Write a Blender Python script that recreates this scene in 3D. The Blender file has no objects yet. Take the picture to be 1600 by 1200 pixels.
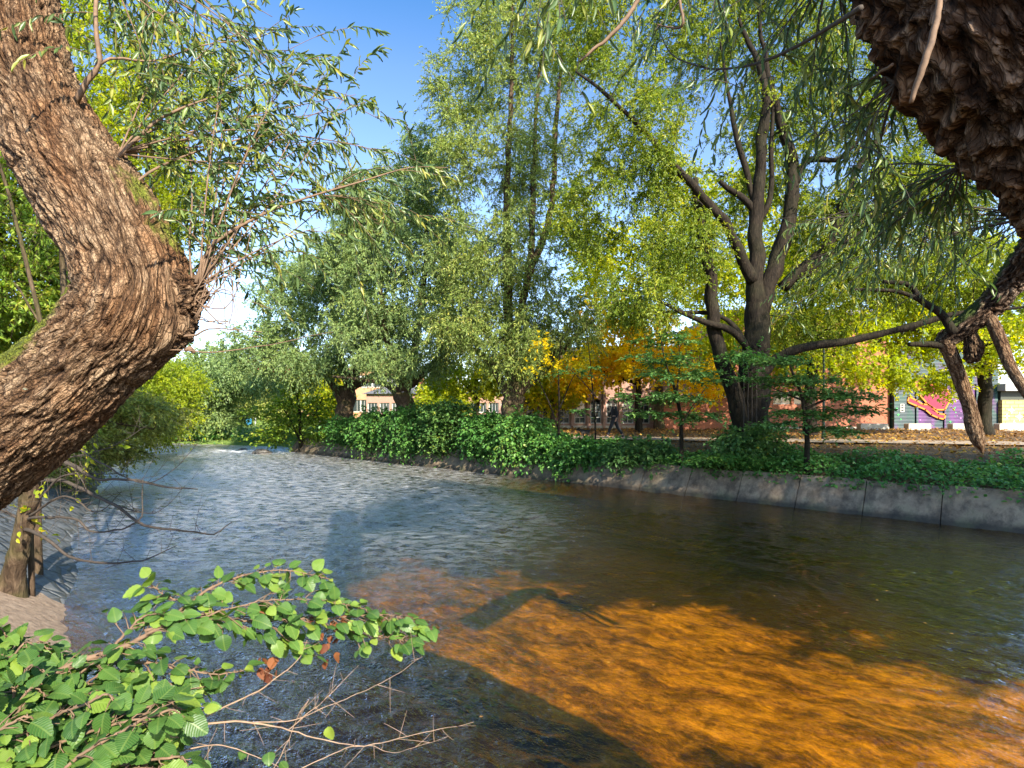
import bpy, math, random
import numpy as np
from mathutils import Vector

# ------------------------------------------------------------------ camera, sky, sun, exposure
scene = bpy.context.scene
C = scene.collection
F = 900.0; HZ = 635.0; EYE = 3.2          # focal length and horizon in 1600-px units, eye height above the water
cam_d = bpy.data.cameras.new('camera'); cam = bpy.data.objects.new('camera', cam_d); C.objects.link(cam)
cam.location = (0, 0, EYE); cam.rotation_euler = (math.radians(90), 0, 0)
cam_d.sensor_width = 36; cam_d.lens = 36 * F / 1600; cam_d.shift_y = (HZ - 600) / 1600
cam_d.clip_start = 0.05; cam_d.clip_end = 2000
scene.camera = cam

SUN_EL = math.radians(33); SUN_AZ = math.atan2(0.50, -0.87)      # azimuth as atan2(x, y): from behind, right
sun_vec = Vector((math.sin(SUN_AZ) * math.cos(SUN_EL), math.cos(SUN_AZ) * math.cos(SUN_EL), math.sin(SUN_EL)))
w = bpy.data.worlds.new('World'); scene.world = w; w.use_nodes = True
nt = w.node_tree; bg = nt.nodes['Background']
sky = nt.nodes.new('ShaderNodeTexSky'); sky.sky_type = 'NISHITA'; sky.sun_disc = False
sky.sun_elevation = SUN_EL; sky.sun_rotation = SUN_AZ
sky.air_density = 1.0; sky.dust_density = 0.6; sky.ozone_density = 3.0; sky.altitude = 50
tc = nt.nodes.new('ShaderNodeTexCoord'); sx = nt.nodes.new('ShaderNodeSeparateXYZ'); nt.links.new(tc.outputs['Generated'], sx.inputs[0])
rp = nt.nodes.new('ShaderNodeValToRGB'); nt.links.new(sx.outputs[2], rp.inputs[0]); el = rp.color_ramp.elements     # deeper blue overhead, as through a polariser
for _k in range(3): el.new(.5)
for _e, (_p, _c) in zip(el, ((.12, (.84, .82, .86)), (.36, (.66, .66, .70)), (.50, (.50, .58, .66)), (.60, (.25, .48, .62)), (1, (.26, .50, .62)))): _e.position = _p; _e.color = (*_c, 1)
vm = nt.nodes.new('ShaderNodeVectorMath'); vm.operation = 'MULTIPLY'; nt.links.new(sky.outputs[0], vm.inputs[0]); nt.links.new(rp.outputs[0], vm.inputs[1])
sc_ = nt.nodes.new('ShaderNodeVectorMath'); sc_.operation = 'SCALE'; sc_.inputs['Scale'].default_value = 1.6; nt.links.new(vm.outputs[0], sc_.inputs[0])
nt.links.new(sc_.outputs[0], bg.inputs[0]); bg.inputs[1].default_value = 0.118
sl = bpy.data.lights.new('sun', 'SUN'); so = bpy.data.objects.new('sun', sl); C.objects.link(so)
sl.energy = 5.0; sl.angle = math.radians(0.53); sl.color = (1.0, 0.90, 0.74)
so.rotation_euler = sun_vec.to_track_quat('Z', 'Y').to_euler()
scene.view_settings.view_transform = 'Standard'; scene.view_settings.look = 'None'
scene.view_settings.gamma = 1; scene.view_settings.exposure = 1.42
cy = scene.cycles
cy.max_bounces = 7; cy.diffuse_bounces = 4; cy.glossy_bounces = 3; cy.transmission_bounces = 4; cy.transparent_max_bounces = 10
cy.sample_clamp_indirect = 4.0; cy.caustics_reflective = False; cy.caustics_refractive = False
cy.use_denoising = True

rng = np.random.default_rng(11)
random.seed(5)

# ------------------------------------------------------------------ numbers
def P(u, v, d):
    return np.array([(u - 800) / F * d, d, EYE - (v - HZ) / F * d])
def _h(ix, iy, iz, s):
    n = (ix * 374761393 + iy * 668265263 + iz * 2147483647 + s * 974711) & 0xffffffff
    n = ((n ^ (n >> 13)) * 1274126177) & 0xffffffff
    n = ((n ^ (n >> 16)) * 2246822519) & 0xffffffff
    return ((n ^ (n >> 15)) & 0xffff) / 65535.0
def vnoise(p, s=0):
    p = np.asarray(p, float); i = np.floor(p).astype(np.int64); f = p - i
    f = f * f * f * (f * (f * 6 - 15) + 10); r = 0
    for dx in (0, 1):
        wx = f[:, 0] if dx else 1 - f[:, 0]
        for dy in (0, 1):
            wy = f[:, 1] if dy else 1 - f[:, 1]
            for dz in (0, 1):
                wz = f[:, 2] if dz else 1 - f[:, 2]
                r = r + wx * wy * wz * _h(i[:, 0] + dx, i[:, 1] + dy, i[:, 2] + dz, s)
    return r * 2 - 1
def fbm(p, o=4, s=0, g=0.5):
    r = 0; a = 1
    for k in range(o):
        r = r + a * vnoise(p, s + k * 7); p = p * 2.03; a *= g
    return r
def worley(p, s=0):
    i = np.floor(p).astype(np.int64); d1 = np.full(len(p), 9.0); d2 = d1.copy(); idv = np.zeros(len(p))
    for dx in (-1, 0, 1):
        for dy in (-1, 0, 1):
            for dz in (-1, 0, 1):
                c = i + (dx, dy, dz)
                hx = _h(c[:, 0], c[:, 1], c[:, 2], s); hy = _h(c[:, 0], c[:, 1], c[:, 2], s + 31); hz = _h(c[:, 0], c[:, 1], c[:, 2], s + 77)
                q = c + np.stack([hx, hy, hz], 1) - p; d = np.sqrt((q * q).sum(1))
                m = d < d1
                d2 = np.where(m, d1, np.minimum(d2, d)); idv = np.where(m, hx, idv); d1 = np.where(m, d, d1)
    return d1, d2, idv
def norm(a):
    return a / (np.linalg.norm(a, axis=-1, keepdims=True) + 1e-9)
def smooth(x, a, b):
    t = np.clip((x - a) / (b - a), 0, 1); return t * t * (3 - 2 * t)

# ------------------------------------------------------------------ objects
def props(o, label=None, cat=None, group=None, kind=None):
    if label: o['label'] = label
    if cat: o['category'] = cat
    if group: o['group'] = group
    if kind: o['kind'] = kind
    return o
def thing(name, label, cat, loc=(0, 0, 0), rz=0, group=None):
    o = bpy.data.objects.new(name, None); C.objects.link(o); o.location = tuple(float(x) for x in loc); o.rotation_euler = (0, 0, rz)
    o.empty_display_size = 0.2
    return props(o, label, cat, group)
def mesh(name, V, faces, mat, parent=None, attrs=None, smooth_=False, world=True, mats=None, midx=None):
    """faces: one (n,k) array or a list of such arrays"""
    V = np.asarray(V, float)
    if world and parent is not None:
        p = parent
        while p is not None: V = V - np.array(p.location); p = p.parent
    if not isinstance(faces, (list, tuple)): faces = [faces]
    faces = [np.asarray(f, np.int32) for f in faces if len(f)]
    me = bpy.data.meshes.new(name)
    me.vertices.add(len(V)); me.vertices.foreach_set('co', V.astype(np.float32).ravel())
    nl = sum(f.size for f in faces); nf = sum(len(f) for f in faces)
    me.loops.add(nl); me.polygons.add(nf)
    me.loops.foreach_set('vertex_index', np.concatenate([f.ravel() for f in faces]).astype(np.int32))
    tot = np.concatenate([np.full(len(f), f.shape[1]) for f in faces]); st = np.concatenate([[0], np.cumsum(tot)[:-1]])
    me.polygons.foreach_set('loop_start', st.astype(np.int32))
    if midx is not None: me.polygons.foreach_set('material_index', np.asarray(midx, np.int32))
    me.update(calc_edges=True)
    me.polygons.foreach_set('use_smooth', np.full(nf, bool(smooth_)))
    for k, (dom, typ, arr) in (attrs or {}).items():
        a = me.attributes.new(k, typ, dom)
        a.data.foreach_set('value' if typ == 'FLOAT' else 'vector', np.asarray(arr, np.float32).ravel())
    for m in (mats or [mat]): me.materials.append(m)
    o = bpy.data.objects.new(name, me); C.objects.link(o)
    if parent is not None: o.parent = parent
    return o
class MB:
    """collects boxes, tubes and quads for one mesh"""
    def __init__(s): s.V = []; s.Fq = []; s.Ft = []; s.n = 0
    def add(s, V, q=None, t=None):
        V = np.asarray(V, float)
        if q is not None and len(q): s.Fq.append(np.asarray(q) + s.n)
        if t is not None and len(t): s.Ft.append(np.asarray(t) + s.n)
        s.V.append(V); s.n += len(V)
    def box(s, a, b, R=None, o=None):
        x0, y0, z0 = a; x1, y1, z1 = b
        V = np.array([[x, y, z] for z in (z0, z1) for y in (y0, y1) for x in (x0, x1)], float)
        if R is not None: V = V @ np.array(R).T
        if o is not None: V = V + np.array(o)
        s.add(V, [[0, 2, 3, 1], [4, 5, 7, 6], [0, 1, 5, 4], [2, 6, 7, 3], [0, 4, 6, 2], [1, 3, 7, 5]])
    def poly(s, pts2, y0, y1, at=(0, 0, 0)):
        """prism: outline in x,z between y0 and y1"""
        n = len(pts2); A = np.array([[p[0], y0, p[1]] for p in pts2] + [[p[0], y1, p[1]] for p in pts2]) + np.array(at)
        c = A[:n].mean(0); c2 = A[n:].mean(0); V = np.vstack([A, c, c2]); t = []; q = []
        for i in range(n):
            j = (i + 1) % n; t += [[i, j, 2 * n], [n + j, n + i, 2 * n + 1]]; q.append([i, n + i, n + j, j])
        s.add(V, q, t)
    def tube(s, pts, rad, k=8, cap=True):
        V, q, t = tube(pts, rad, k, cap); s.add(V, q, t)
    def build(s, name, mat, parent=None, sm=False, world=True):
        f = []
        if s.Fq: f.append(np.vstack(s.Fq))
        if s.Ft: f.append(np.vstack(s.Ft))
        return mesh(name, np.vstack(s.V), f, mat, parent, smooth_=sm, world=world)
def resample(pts, n, rad=None):
    pts = np.asarray(pts, float)
    if len(pts) > 2:     # catmull-rom
        e = np.vstack([2 * pts[0] - pts[1], pts, 2 * pts[-1] - pts[-2]]); out = []
        for i in range(len(pts) - 1):
            p0, p1, p2, p3 = e[i:i + 4]
            for t in np.linspace(0, 1, 12, endpoint=False):
                out.append(0.5 * (2 * p1 + (p2 - p0) * t + (2 * p0 - 5 * p1 + 4 * p2 - p3) * t * t + (3 * p1 - p0 - 3 * p2 + p3) * t ** 3))
        out.append(pts[-1]); q = np.array(out)
    else: q = pts
    L = np.concatenate([[0], np.cumsum(np.linalg.norm(np.diff(q[:, :3], axis=0), axis=1))])
    s = np.linspace(0, L[-1], n)
    return np.stack([np.interp(s, L, q[:, k]) for k in range(q.shape[1])], 1)
def frames(p):
    T = norm(np.gradient(p, axis=0)); N = np.zeros_like(T)
    a = np.array([0, 0, 1.0]) if abs(T[0, 2]) < .9 else np.array([1.0, 0, 0]); n = norm(np.cross(T[0], a))
    for i in range(len(p)):
        n = norm(n - T[i] * n.dot(T[i])); N[i] = n
    return T, N, np.cross(T, N)
def tube(pts, rad, k=8, cap=True):
    p = np.asarray(pts, float); n = len(p); rad = np.broadcast_to(rad, (n,)); T, N, B = frames(p)
    a = np.arange(k) / k * 2 * math.pi
    V = (p[:, None] + rad[:, None, None] * (np.cos(a)[None, :, None] * N[:, None] + np.sin(a)[None, :, None] * B[:, None])).reshape(-1, 3)
    i, j = np.meshgrid(np.arange(n - 1), np.arange(k), indexing='ij'); j2 = (j + 1) % k
    q = np.stack([i * k + j, i * k + j2, (i + 1) * k + j2, (i + 1) * k + j], -1).reshape(-1, 4); t = []
    if cap:
        V = np.vstack([V, p[0], p[-1]])
        for m in range(k): t += [[m, n * k, (m + 1) % k], [(n - 1) * k + m, (n - 1) * k + (m + 1) % k, n * k + 1]]
    return V, q, t
def tubes_batch(Pts, R, k=4):
    """Pts (b,m,3), R (b,m) -> verts, quads"""
    b, m, _ = Pts.shape
    T = norm(np.gradient(Pts, axis=1)); mean = norm(Pts[:, -1] - Pts[:, 0])
    ref = np.where(np.abs(mean[:, 2:3]) < .8, np.array([[0, 0, 1.0]]), np.array([[1.0, 0, 0]]))[:, None]
    N = norm(np.cross(T, ref)); B = np.cross(T, N); a = np.arange(k) / k * 2 * math.pi
    V = Pts[:, :, None] + R[:, :, None, None] * (np.cos(a)[None, None, :, None] * N[:, :, None] + np.sin(a)[None, None, :, None] * B[:, :, None])
    bi, i, j = np.meshgrid(np.arange(b), np.arange(m - 1), np.arange(k), indexing='ij'); j2 = (j + 1) % k
    o = bi * m * k
    q = np.stack([o + i * k + j, o + i * k + j2, o + (i + 1) * k + j2, o + (i + 1) * k + j], -1).reshape(-1, 4)
    return V.reshape(-1, 3), q

# ------------------------------------------------------------------ materials
def newmat(name):
    m = bpy.data.materials.new(name); m.use_nodes = True; t = m.node_tree
    return m, t, t.nodes, t.links, t.nodes['Principled BSDF']
def ramp(N, L, src, stops, interp='LINEAR'):
    r = N.new('ShaderNodeValToRGB'); r.color_ramp.interpolation = interp; e = r.color_ramp.elements
    while len(e) < len(stops): e.new(0.5)
    for k, (p, c) in enumerate(stops): e[k].position = p; e[k].color = (*c, 1) if len(c) == 3 else c
    if src is not None: L.new(src, r.inputs[0])
    return r
def mathn(N, L, op, a, b=None, clamp=False):
    m = N.new('ShaderNodeMath'); m.operation = op; m.use_clamp = clamp
    for k, x in enumerate((a, b)):
        if x is None: continue
        if isinstance(x, (int, float)): m.inputs[k].default_value = x
        else: L.new(x, m.inputs[k])
    return m.outputs[0]
def noise(N, L, vec, scale, detail=4, rough=.55, dist=0):
    n = N.new('ShaderNodeTexNoise'); n.inputs['Scale'].default_value = scale; n.inputs['Detail'].default_value = detail
    n.inputs['Roughness'].default_value = rough; n.inputs['Distortion'].default_value = dist
    if vec is not None: L.new(vec, n.inputs['Vector'])
    return n.outputs[0]
def bump(N, L, h, strength, dist, nrm=None):
    b = N.new('ShaderNodeBump'); b.inputs['Strength'].default_value = strength; b.inputs['Distance'].default_value = dist
    L.new(h, b.inputs['Height'])
    if nrm is not None: L.new(nrm, b.inputs['Normal'])
    return b.outputs[0]
def mixc(N, L, f, a, b, mode='MIX'):
    m = N.new('ShaderNodeMix'); m.data_type = 'RGBA'; m.blend_type = mode
    for k, x in ((0, f), (6, a), (7, b)):
        if isinstance(x, (int, float)): m.inputs[k].default_value = x
        elif isinstance(x, tuple): m.inputs[k].default_value = (*x, 1)
        else: L.new(x, m.inputs[k])
    return m.outputs[2]
def mapping(N, L, vec, sc=(1, 1, 1), rot=(0, 0, 0)):
    m = N.new('ShaderNodeMapping'); m.inputs['Scale'].default_value = sc; m.inputs['Rotation'].default_value = rot
    L.new(vec, m.inputs['Vector']); return m.outputs[0]
def geo(N): return N.new('ShaderNodeNewGeometry').outputs['Position']
def attr(N, name, out='Fac'):
    a = N.new('ShaderNodeAttribute'); a.attribute_name = name; return a.outputs[out]

def leaf_mat(name, stops, transl=0.4, rough=.45, veins=False, spec=.35):
    m, t, N, L, b = newmat(name)
    col = ramp(N, L, attr(N, 'tint'), stops).outputs[0]
    if veins:
        uv = N.new('ShaderNodeSeparateXYZ'); L.new(attr(N, 'luv', 'Vector'), uv.inputs[0])
        ax = mathn(N, L, 'ABSOLUTE', uv.outputs[0])
        ph = mathn(N, L, 'SUBTRACT', uv.outputs[1], mathn(N, L, 'MULTIPLY', ax, 0.55))
        sn = mathn(N, L, 'SINE', mathn(N, L, 'MULTIPLY', ph, 2 * math.pi * 9))
        vv = mathn(N, L, 'ADD', mathn(N, L, 'MULTIPLY', sn, .5), .5); vein = mathn(N, L, 'POWER', vv, 8)
        mid = mathn(N, L, 'LESS_THAN', ax, 0.035)
        vm = mathn(N, L, 'MAXIMUM', vein, mid)
        nz = noise(N, L, attr(N, 'luv', 'Vector'), 3, 4)
        col = mixc(N, L, mathn(N, L, 'MULTIPLY', vm, .35), col, (.22, .30, .07))
        pos = noise(N, L, geo(N), 14, 3)
        edge = ramp(N, L, mathn(N, L, 'ADD', mathn(N, L, 'MULTIPLY', ax, .5), pos), [(.86, (0, 0, 0)), (.98, (1, 1, 1))]).outputs[0]
        col = mixc(N, L, mathn(N, L, 'MULTIPLY', edge, .6), col, (.26, .20, .05))
        hb = mathn(N, L, 'SUBTRACT', mathn(N, L, 'MULTIPLY', nz, .5), vm)
        bn = bump(N, L, hb, .5, .004); L.new(bn, b.inputs['Normal'])
    L.new(col, b.inputs['Base Color']); b.inputs['Roughness'].default_value = rough
    b.inputs['Specular IOR Level'].default_value = spec
    tr = N.new('ShaderNodeBsdfTranslucent')
    hs = N.new('ShaderNodeHueSaturation'); hs.inputs['Saturation'].default_value = 1.15; hs.inputs['Value'].default_value = 1.5
    hs.inputs['Hue'].default_value = .49
    L.new(col, hs.inputs['Color']); L.new(hs.outputs[0], tr.inputs['Color'])
    mx = N.new('ShaderNodeMixShader'); mx.inputs[0].default_value = transl
    L.new(b.outputs[0], mx.inputs[1]); L.new(tr.outputs[0], mx.inputs[2]); L.new(mx.outputs[0], N['Material Output'].inputs[0])
    return m
def bark_mat(name, dark, mid, light, moss=(.10, .13, .015), mossamt=0.0, lichen=0.0, scale=1.0, detail=False, warp=.05, cks=((30, 30, 6), (58, 58, 18), (120, 120, 70))):
    m, t, N, L, b = newmat(name)
    if detail:
        v = attr(N, 'bk', 'Vector'); h = attr(N, 'ridge')
        n1 = noise(N, L, mapping(N, L, v, (40, 40, 14)), 1, 7, .65)
        n2 = noise(N, L, mapping(N, L, v, (5, 5, 2.4)), 1, 4, .6, .4)
        n3 = noise(N, L, mapping(N, L, v, (110, 110, 40)), 1, 4, .65)
        f = mathn(N, L, 'ADD', mathn(N, L, 'MULTIPLY', h, .5), mathn(N, L, 'MULTIPLY', n1, .62))
        wn = N.new('ShaderNodeTexNoise'); wn.inputs['Scale'].default_value = 1; wn.inputs['Detail'].default_value = 4; L.new(mapping(N, L, v, (16, 16, 7)), wn.inputs['Vector'])
        wv_ = N.new('ShaderNodeVectorMath'); wv_.operation = 'MULTIPLY_ADD'; L.new(wn.outputs['Color'], wv_.inputs[0]); wv_.inputs[1].default_value = (warp, warp, warp * 1.6); L.new(v, wv_.inputs[2])
        def crack(sc, w_):
            vo = N.new('ShaderNodeTexVoronoi'); vo.feature = 'DISTANCE_TO_EDGE'; vo.inputs['Scale'].default_value = 1; L.new(mapping(N, L, wv_.outputs[0], sc), vo.inputs['Vector'])
            return ramp(N, L, vo.outputs['Distance'], [(0, (0, 0, 0)), (w_, (1, 1, 1))]).outputs[0]
        ck1 = crack(cks[0], .16); ck2 = crack(cks[1], .14); ck3 = crack(cks[2], .12)
        ck = mathn(N, L, 'ADD', mathn(N, L, 'ADD', mathn(N, L, 'MULTIPLY', ck1, .50), mathn(N, L, 'MULTIPLY', ck2, .32)), mathn(N, L, 'MULTIPLY', ck3, .18))
        f = mathn(N, L, 'ADD', mathn(N, L, 'MULTIPLY', h, .30), mathn(N, L, 'ADD', mathn(N, L, 'MULTIPLY', n1, .42), mathn(N, L, 'MULTIPLY', ck, .42)))
        col = ramp(N, L, f, [(.44, dark), (.72, mid), (1.0, light)]).outputs[0]
        col = mixc(N, L, ramp(N, L, n2, [(.42, (0, 0, 0)), (.62, (1, 1, 1))]).outputs[0], col, mixc(N, L, 1.0, col, (.78, .62, .50), 'MULTIPLY'))
        ms = attr(N, 'moss')
        mf = ramp(N, L, mathn(N, L, 'ADD', ms, mathn(N, L, 'MULTIPLY', mathn(N, L, 'SUBTRACT', n1, .5), .9)), [(.45, (0, 0, 0)), (.7, (1, 1, 1))]).outputs[0]
        mc = ramp(N, L, n3, [(.3, tuple(x * .5 for x in moss)), (.7, tuple(x * 1.5 for x in moss))]).outputs[0]
        col = mixc(N, L, mf, col, mc)
        lf = attr(N, 'lichen'); lff = ramp(N, L, mathn(N, L, 'ADD', lf, mathn(N, L, 'MULTIPLY', mathn(N, L, 'SUBTRACT', n1, .5), 1.2)), [(.55, (0, 0, 0)), (.68, (1, 1, 1))]).outputs[0]
        col = mixc(N, L, lff, col, (.34, .36, .27))
        hh = mathn(N, L, 'ADD', mathn(N, L, 'ADD', mathn(N, L, 'MULTIPLY', n1, .55), mathn(N, L, 'MULTIPLY', n3, .3)), mathn(N, L, 'MULTIPLY', ck, 1.2))
        bn = bump(N, L, hh, 1.0, .02)
    else:
        g = geo(N)
        n1 = noise(N, L, mapping(N, L, g, (14 * scale, 14 * scale, 3.5 * scale)), 1, 5, .65, .6)
        n2 = noise(N, L, g, .9, 3)
        col = ramp(N, L, n1, [(.3, dark), (.5, mid), (.72, light)]).outputs[0]
        if mossamt > 0:
            nn = N.new('ShaderNodeNewGeometry'); sx = N.new('ShaderNodeSeparateXYZ'); L.new(nn.outputs['Normal'], sx.inputs[0])
            mf = mathn(N, L, 'MULTIPLY', ramp(N, L, mathn(N, L, 'ADD', mathn(N, L, 'MULTIPLY', sx.outputs[2], .3), n2), [(.45, (0, 0, 0)), (.7, (1, 1, 1))]).outputs[0], mossamt)
            col = mixc(N, L, mf, col, moss)
        bn = bump(N, L, n1, .9, .05)
    L.new(col, b.inputs['Base Color']); L.new(bn, b.inputs['Normal']); b.inputs['Roughness'].default_value = .85
    b.inputs['Specular IOR Level'].default_value = .2
    return m
def plain(name, col, rough=.7, var=.25, sc=4, bs=.2, bd=.01, metal=0):
    m, t, N, L, b = newmat(name)
    n = noise(N, L, geo(N), sc, 5, .6)
    c = ramp(N, L, n, [(.3, tuple(x * (1 - var) for x in col)), (.7, tuple(min(1, x * (1 + var)) for x in col))]).outputs[0]
    L.new(c, b.inputs['Base Color']); b.inputs['Roughness'].default_value = rough; b.inputs['Metallic'].default_value = metal
    L.new(bump(N, L, n, bs, bd), b.inputs['Normal']); return m

M = {}
M['willow'] = leaf_mat('willow_leaf', [(0, (.12, .19, .045)), (.45, (.22, .30, .075)), (.8, (.35, .42, .10)), (1, (.52, .48, .10))], .36)
M['willow_blue'] = leaf_mat('grey_willow_leaf', [(0, (.13, .21, .08)), (.5, (.22, .32, .11)), (.85, (.33, .42, .12)), (1, (.48, .48, .12))], .34)
M['willow_warm'] = leaf_mat('warm_willow_leaf', [(0, (.09, .16, .02)), (.45, (.20, .28, .03)), (.8, (.38, .42, .04)), (1, (.62, .50, .04))], .42)
M['near_willow'] = leaf_mat('near_willow_leaf', [(0, (.06, .115, .045)), (.5, (.115, .185, .06)), (.8, (.20, .27, .07)), (1, (.36, .34, .06))], .36, .35, spec=.5)
M['green'] = leaf_mat('broad_green_leaf', [(0, (.08, .16, .02)), (.5, (.16, .27, .035)), (.85, (.28, .38, .04)), (1, (.38, .38, .04))], .42)
M['lime'] = leaf_mat('lime_leaf', [(0, (.20, .28, .025)), (.5, (.38, .46, .03)), (.8, (.58, .56, .03)), (1, (.75, .58, .03))], .58)
M['yellow'] = leaf_mat('yellow_maple_leaf', [(0, (.40, .38, .02)), (.45, (.74, .64, .02)), (.8, (.90, .66, .02)), (1, (.88, .44, .02))], .62)
M['golden'] = leaf_mat('golden_leaf', [(0, (.35, .25, .02)), (.5, (.65, .38, .02)), (1, (.72, .24, .03))], .5)
M['knot'] = leaf_mat('shrub_leaf', [(0, (.045, .14, .03)), (.5, (.09, .24, .05)), (.9, (.16, .32, .06)), (1, (.22, .30, .05))], .3, .42)
M['dark'] = leaf_mat('dark_sapling_leaf', [(0, (.05, .13, .035)), (.6, (.11, .23, .06)), (.93, (.22, .34, .07)), (1, (.35, .30, .03))], .3)
M['far'] = leaf_mat('far_tree_leaf', [(0, (.15, .22, .06)), (.5, (.27, .34, .09)), (1, (.46, .46, .11))], .4)
M['bush'] = leaf_mat('bush_leaf', [(0, (.04, .11, .022)), (.6, (.09, .19, .035)), (.88, (.20, .30, .04)), (.96, (.34, .34, .05)), (1, (.5, .36, .05))], .32, .42, True, .4)
M['withered'] = leaf_mat('withered_leaf', [(0, (.10, .03, .015)), (1, (.24, .09, .03))], .2, .7)
M['litter'] = leaf_mat('fallen_leaf', [(0, (.10, .045, .015)), (.6, (.24, .12, .03)), (1, (.55, .34, .05))], .15, .6)
M['bark_near'] = bark_mat('furrowed_bark', (.018, .010, .006), (.15, .092, .052), (.42, .30, .19), moss=(.13, .15, .02), detail=True)
M['bark_rough'] = bark_mat('shaggy_bark', (.012, .007, .005), (.085, .055, .036), (.42, .33, .25), moss=(.06, .09, .02), detail=True, warp=.09, cks=((13, 13, 5), (30, 30, 12), (70, 70, 36)))
M['bark_dark'] = bark_mat('dark_bark', (.006, .004, .003), (.018, .013, .009), (.045, .033, .022), mossamt=.15, moss=(.035, .05, .012))
M['bark_mid'] = bark_mat('brown_bark', (.025, .016, .01), (.075, .05, .032), (.15, .105, .07), mossamt=.25)
M['twig'] = plain('twig_bark', (.16, .10, .06), .8, .35, 30)
M['dead_twig'] = plain('dead_twig', (.26, .175, .11), .8, .3, 30)
M['branch_dark'] = plain('thin_dark_branch', (.055, .042, .032), .8, .3, 20)

# ------------------------------------------------------------------ leaves
KITE = (np.array([[0, 0, 0], [-.5, .42, .10], [0, 1, -.05], [.5, .42, .10]], float), np.array([[0, 3, 2, 1]]))
_t = [(0, .04), (.2, .36), (.45, .5), (.72, .34), (1, 0.02)]
LANCE = (np.array([[x * w_, y, .10 * abs(x) - .25 * y * y] for y, w_ in _t for x in (-1, 0, 1)], float),
         np.array([[i * 3 + j, i * 3 + j + 1, (i + 1) * 3 + j + 1, (i + 1) * 3 + j] for i in range(4) for j in range(2)]))
_mv = []; _ma = 16        # lobed maple-like leaf outline as a fan
for k in range(_ma):
    a = k / _ma * 2 * math.pi; r = .5 if k % 2 == 0 else .30
    if k == 12: r = .12
    _mv.append([math.cos(a) * r, .5 + math.sin(a) * r, .06 * math.cos(2 * a)])
OVAL = (np.array([[0, 0, 0], [-.40, .22, .06], [-.46, .55, .08], [0, 1, -.10], [.46, .55, .08], [.40, .22, .06]], float),
        np.array([[0, 3, 2, 1], [0, 5, 4, 3]]))
def leaves(base, axis, nrm_, length, width, tmpl, tint=None):
    n = len(base); T, Fc = tmpl; A = norm(axis); X = norm(np.cross(A, nrm_)); Z = np.cross(X, A)
    length = np.broadcast_to(length, (n,)); width = np.broadcast_to(width, (n,))
    V = base[:, None] + T[None, :, 0:1] * width[:, None, None] * X[:, None] + T[None, :, 1:2] * length[:, None, None] * A[:, None] + T[None, :, 2:3] * length[:, None, None] * Z[:, None]
    q = (Fc[None] + (np.arange(n) * len(T))[:, None, None]).reshape(-1, Fc.shape[1])
    tint = rng.random(n) if tint is None else tint
    return V.reshape(-1, 3), q, np.repeat(tint, len(Fc))
def rdir(n): return norm(rng.normal(size=(n, 3)))

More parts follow.
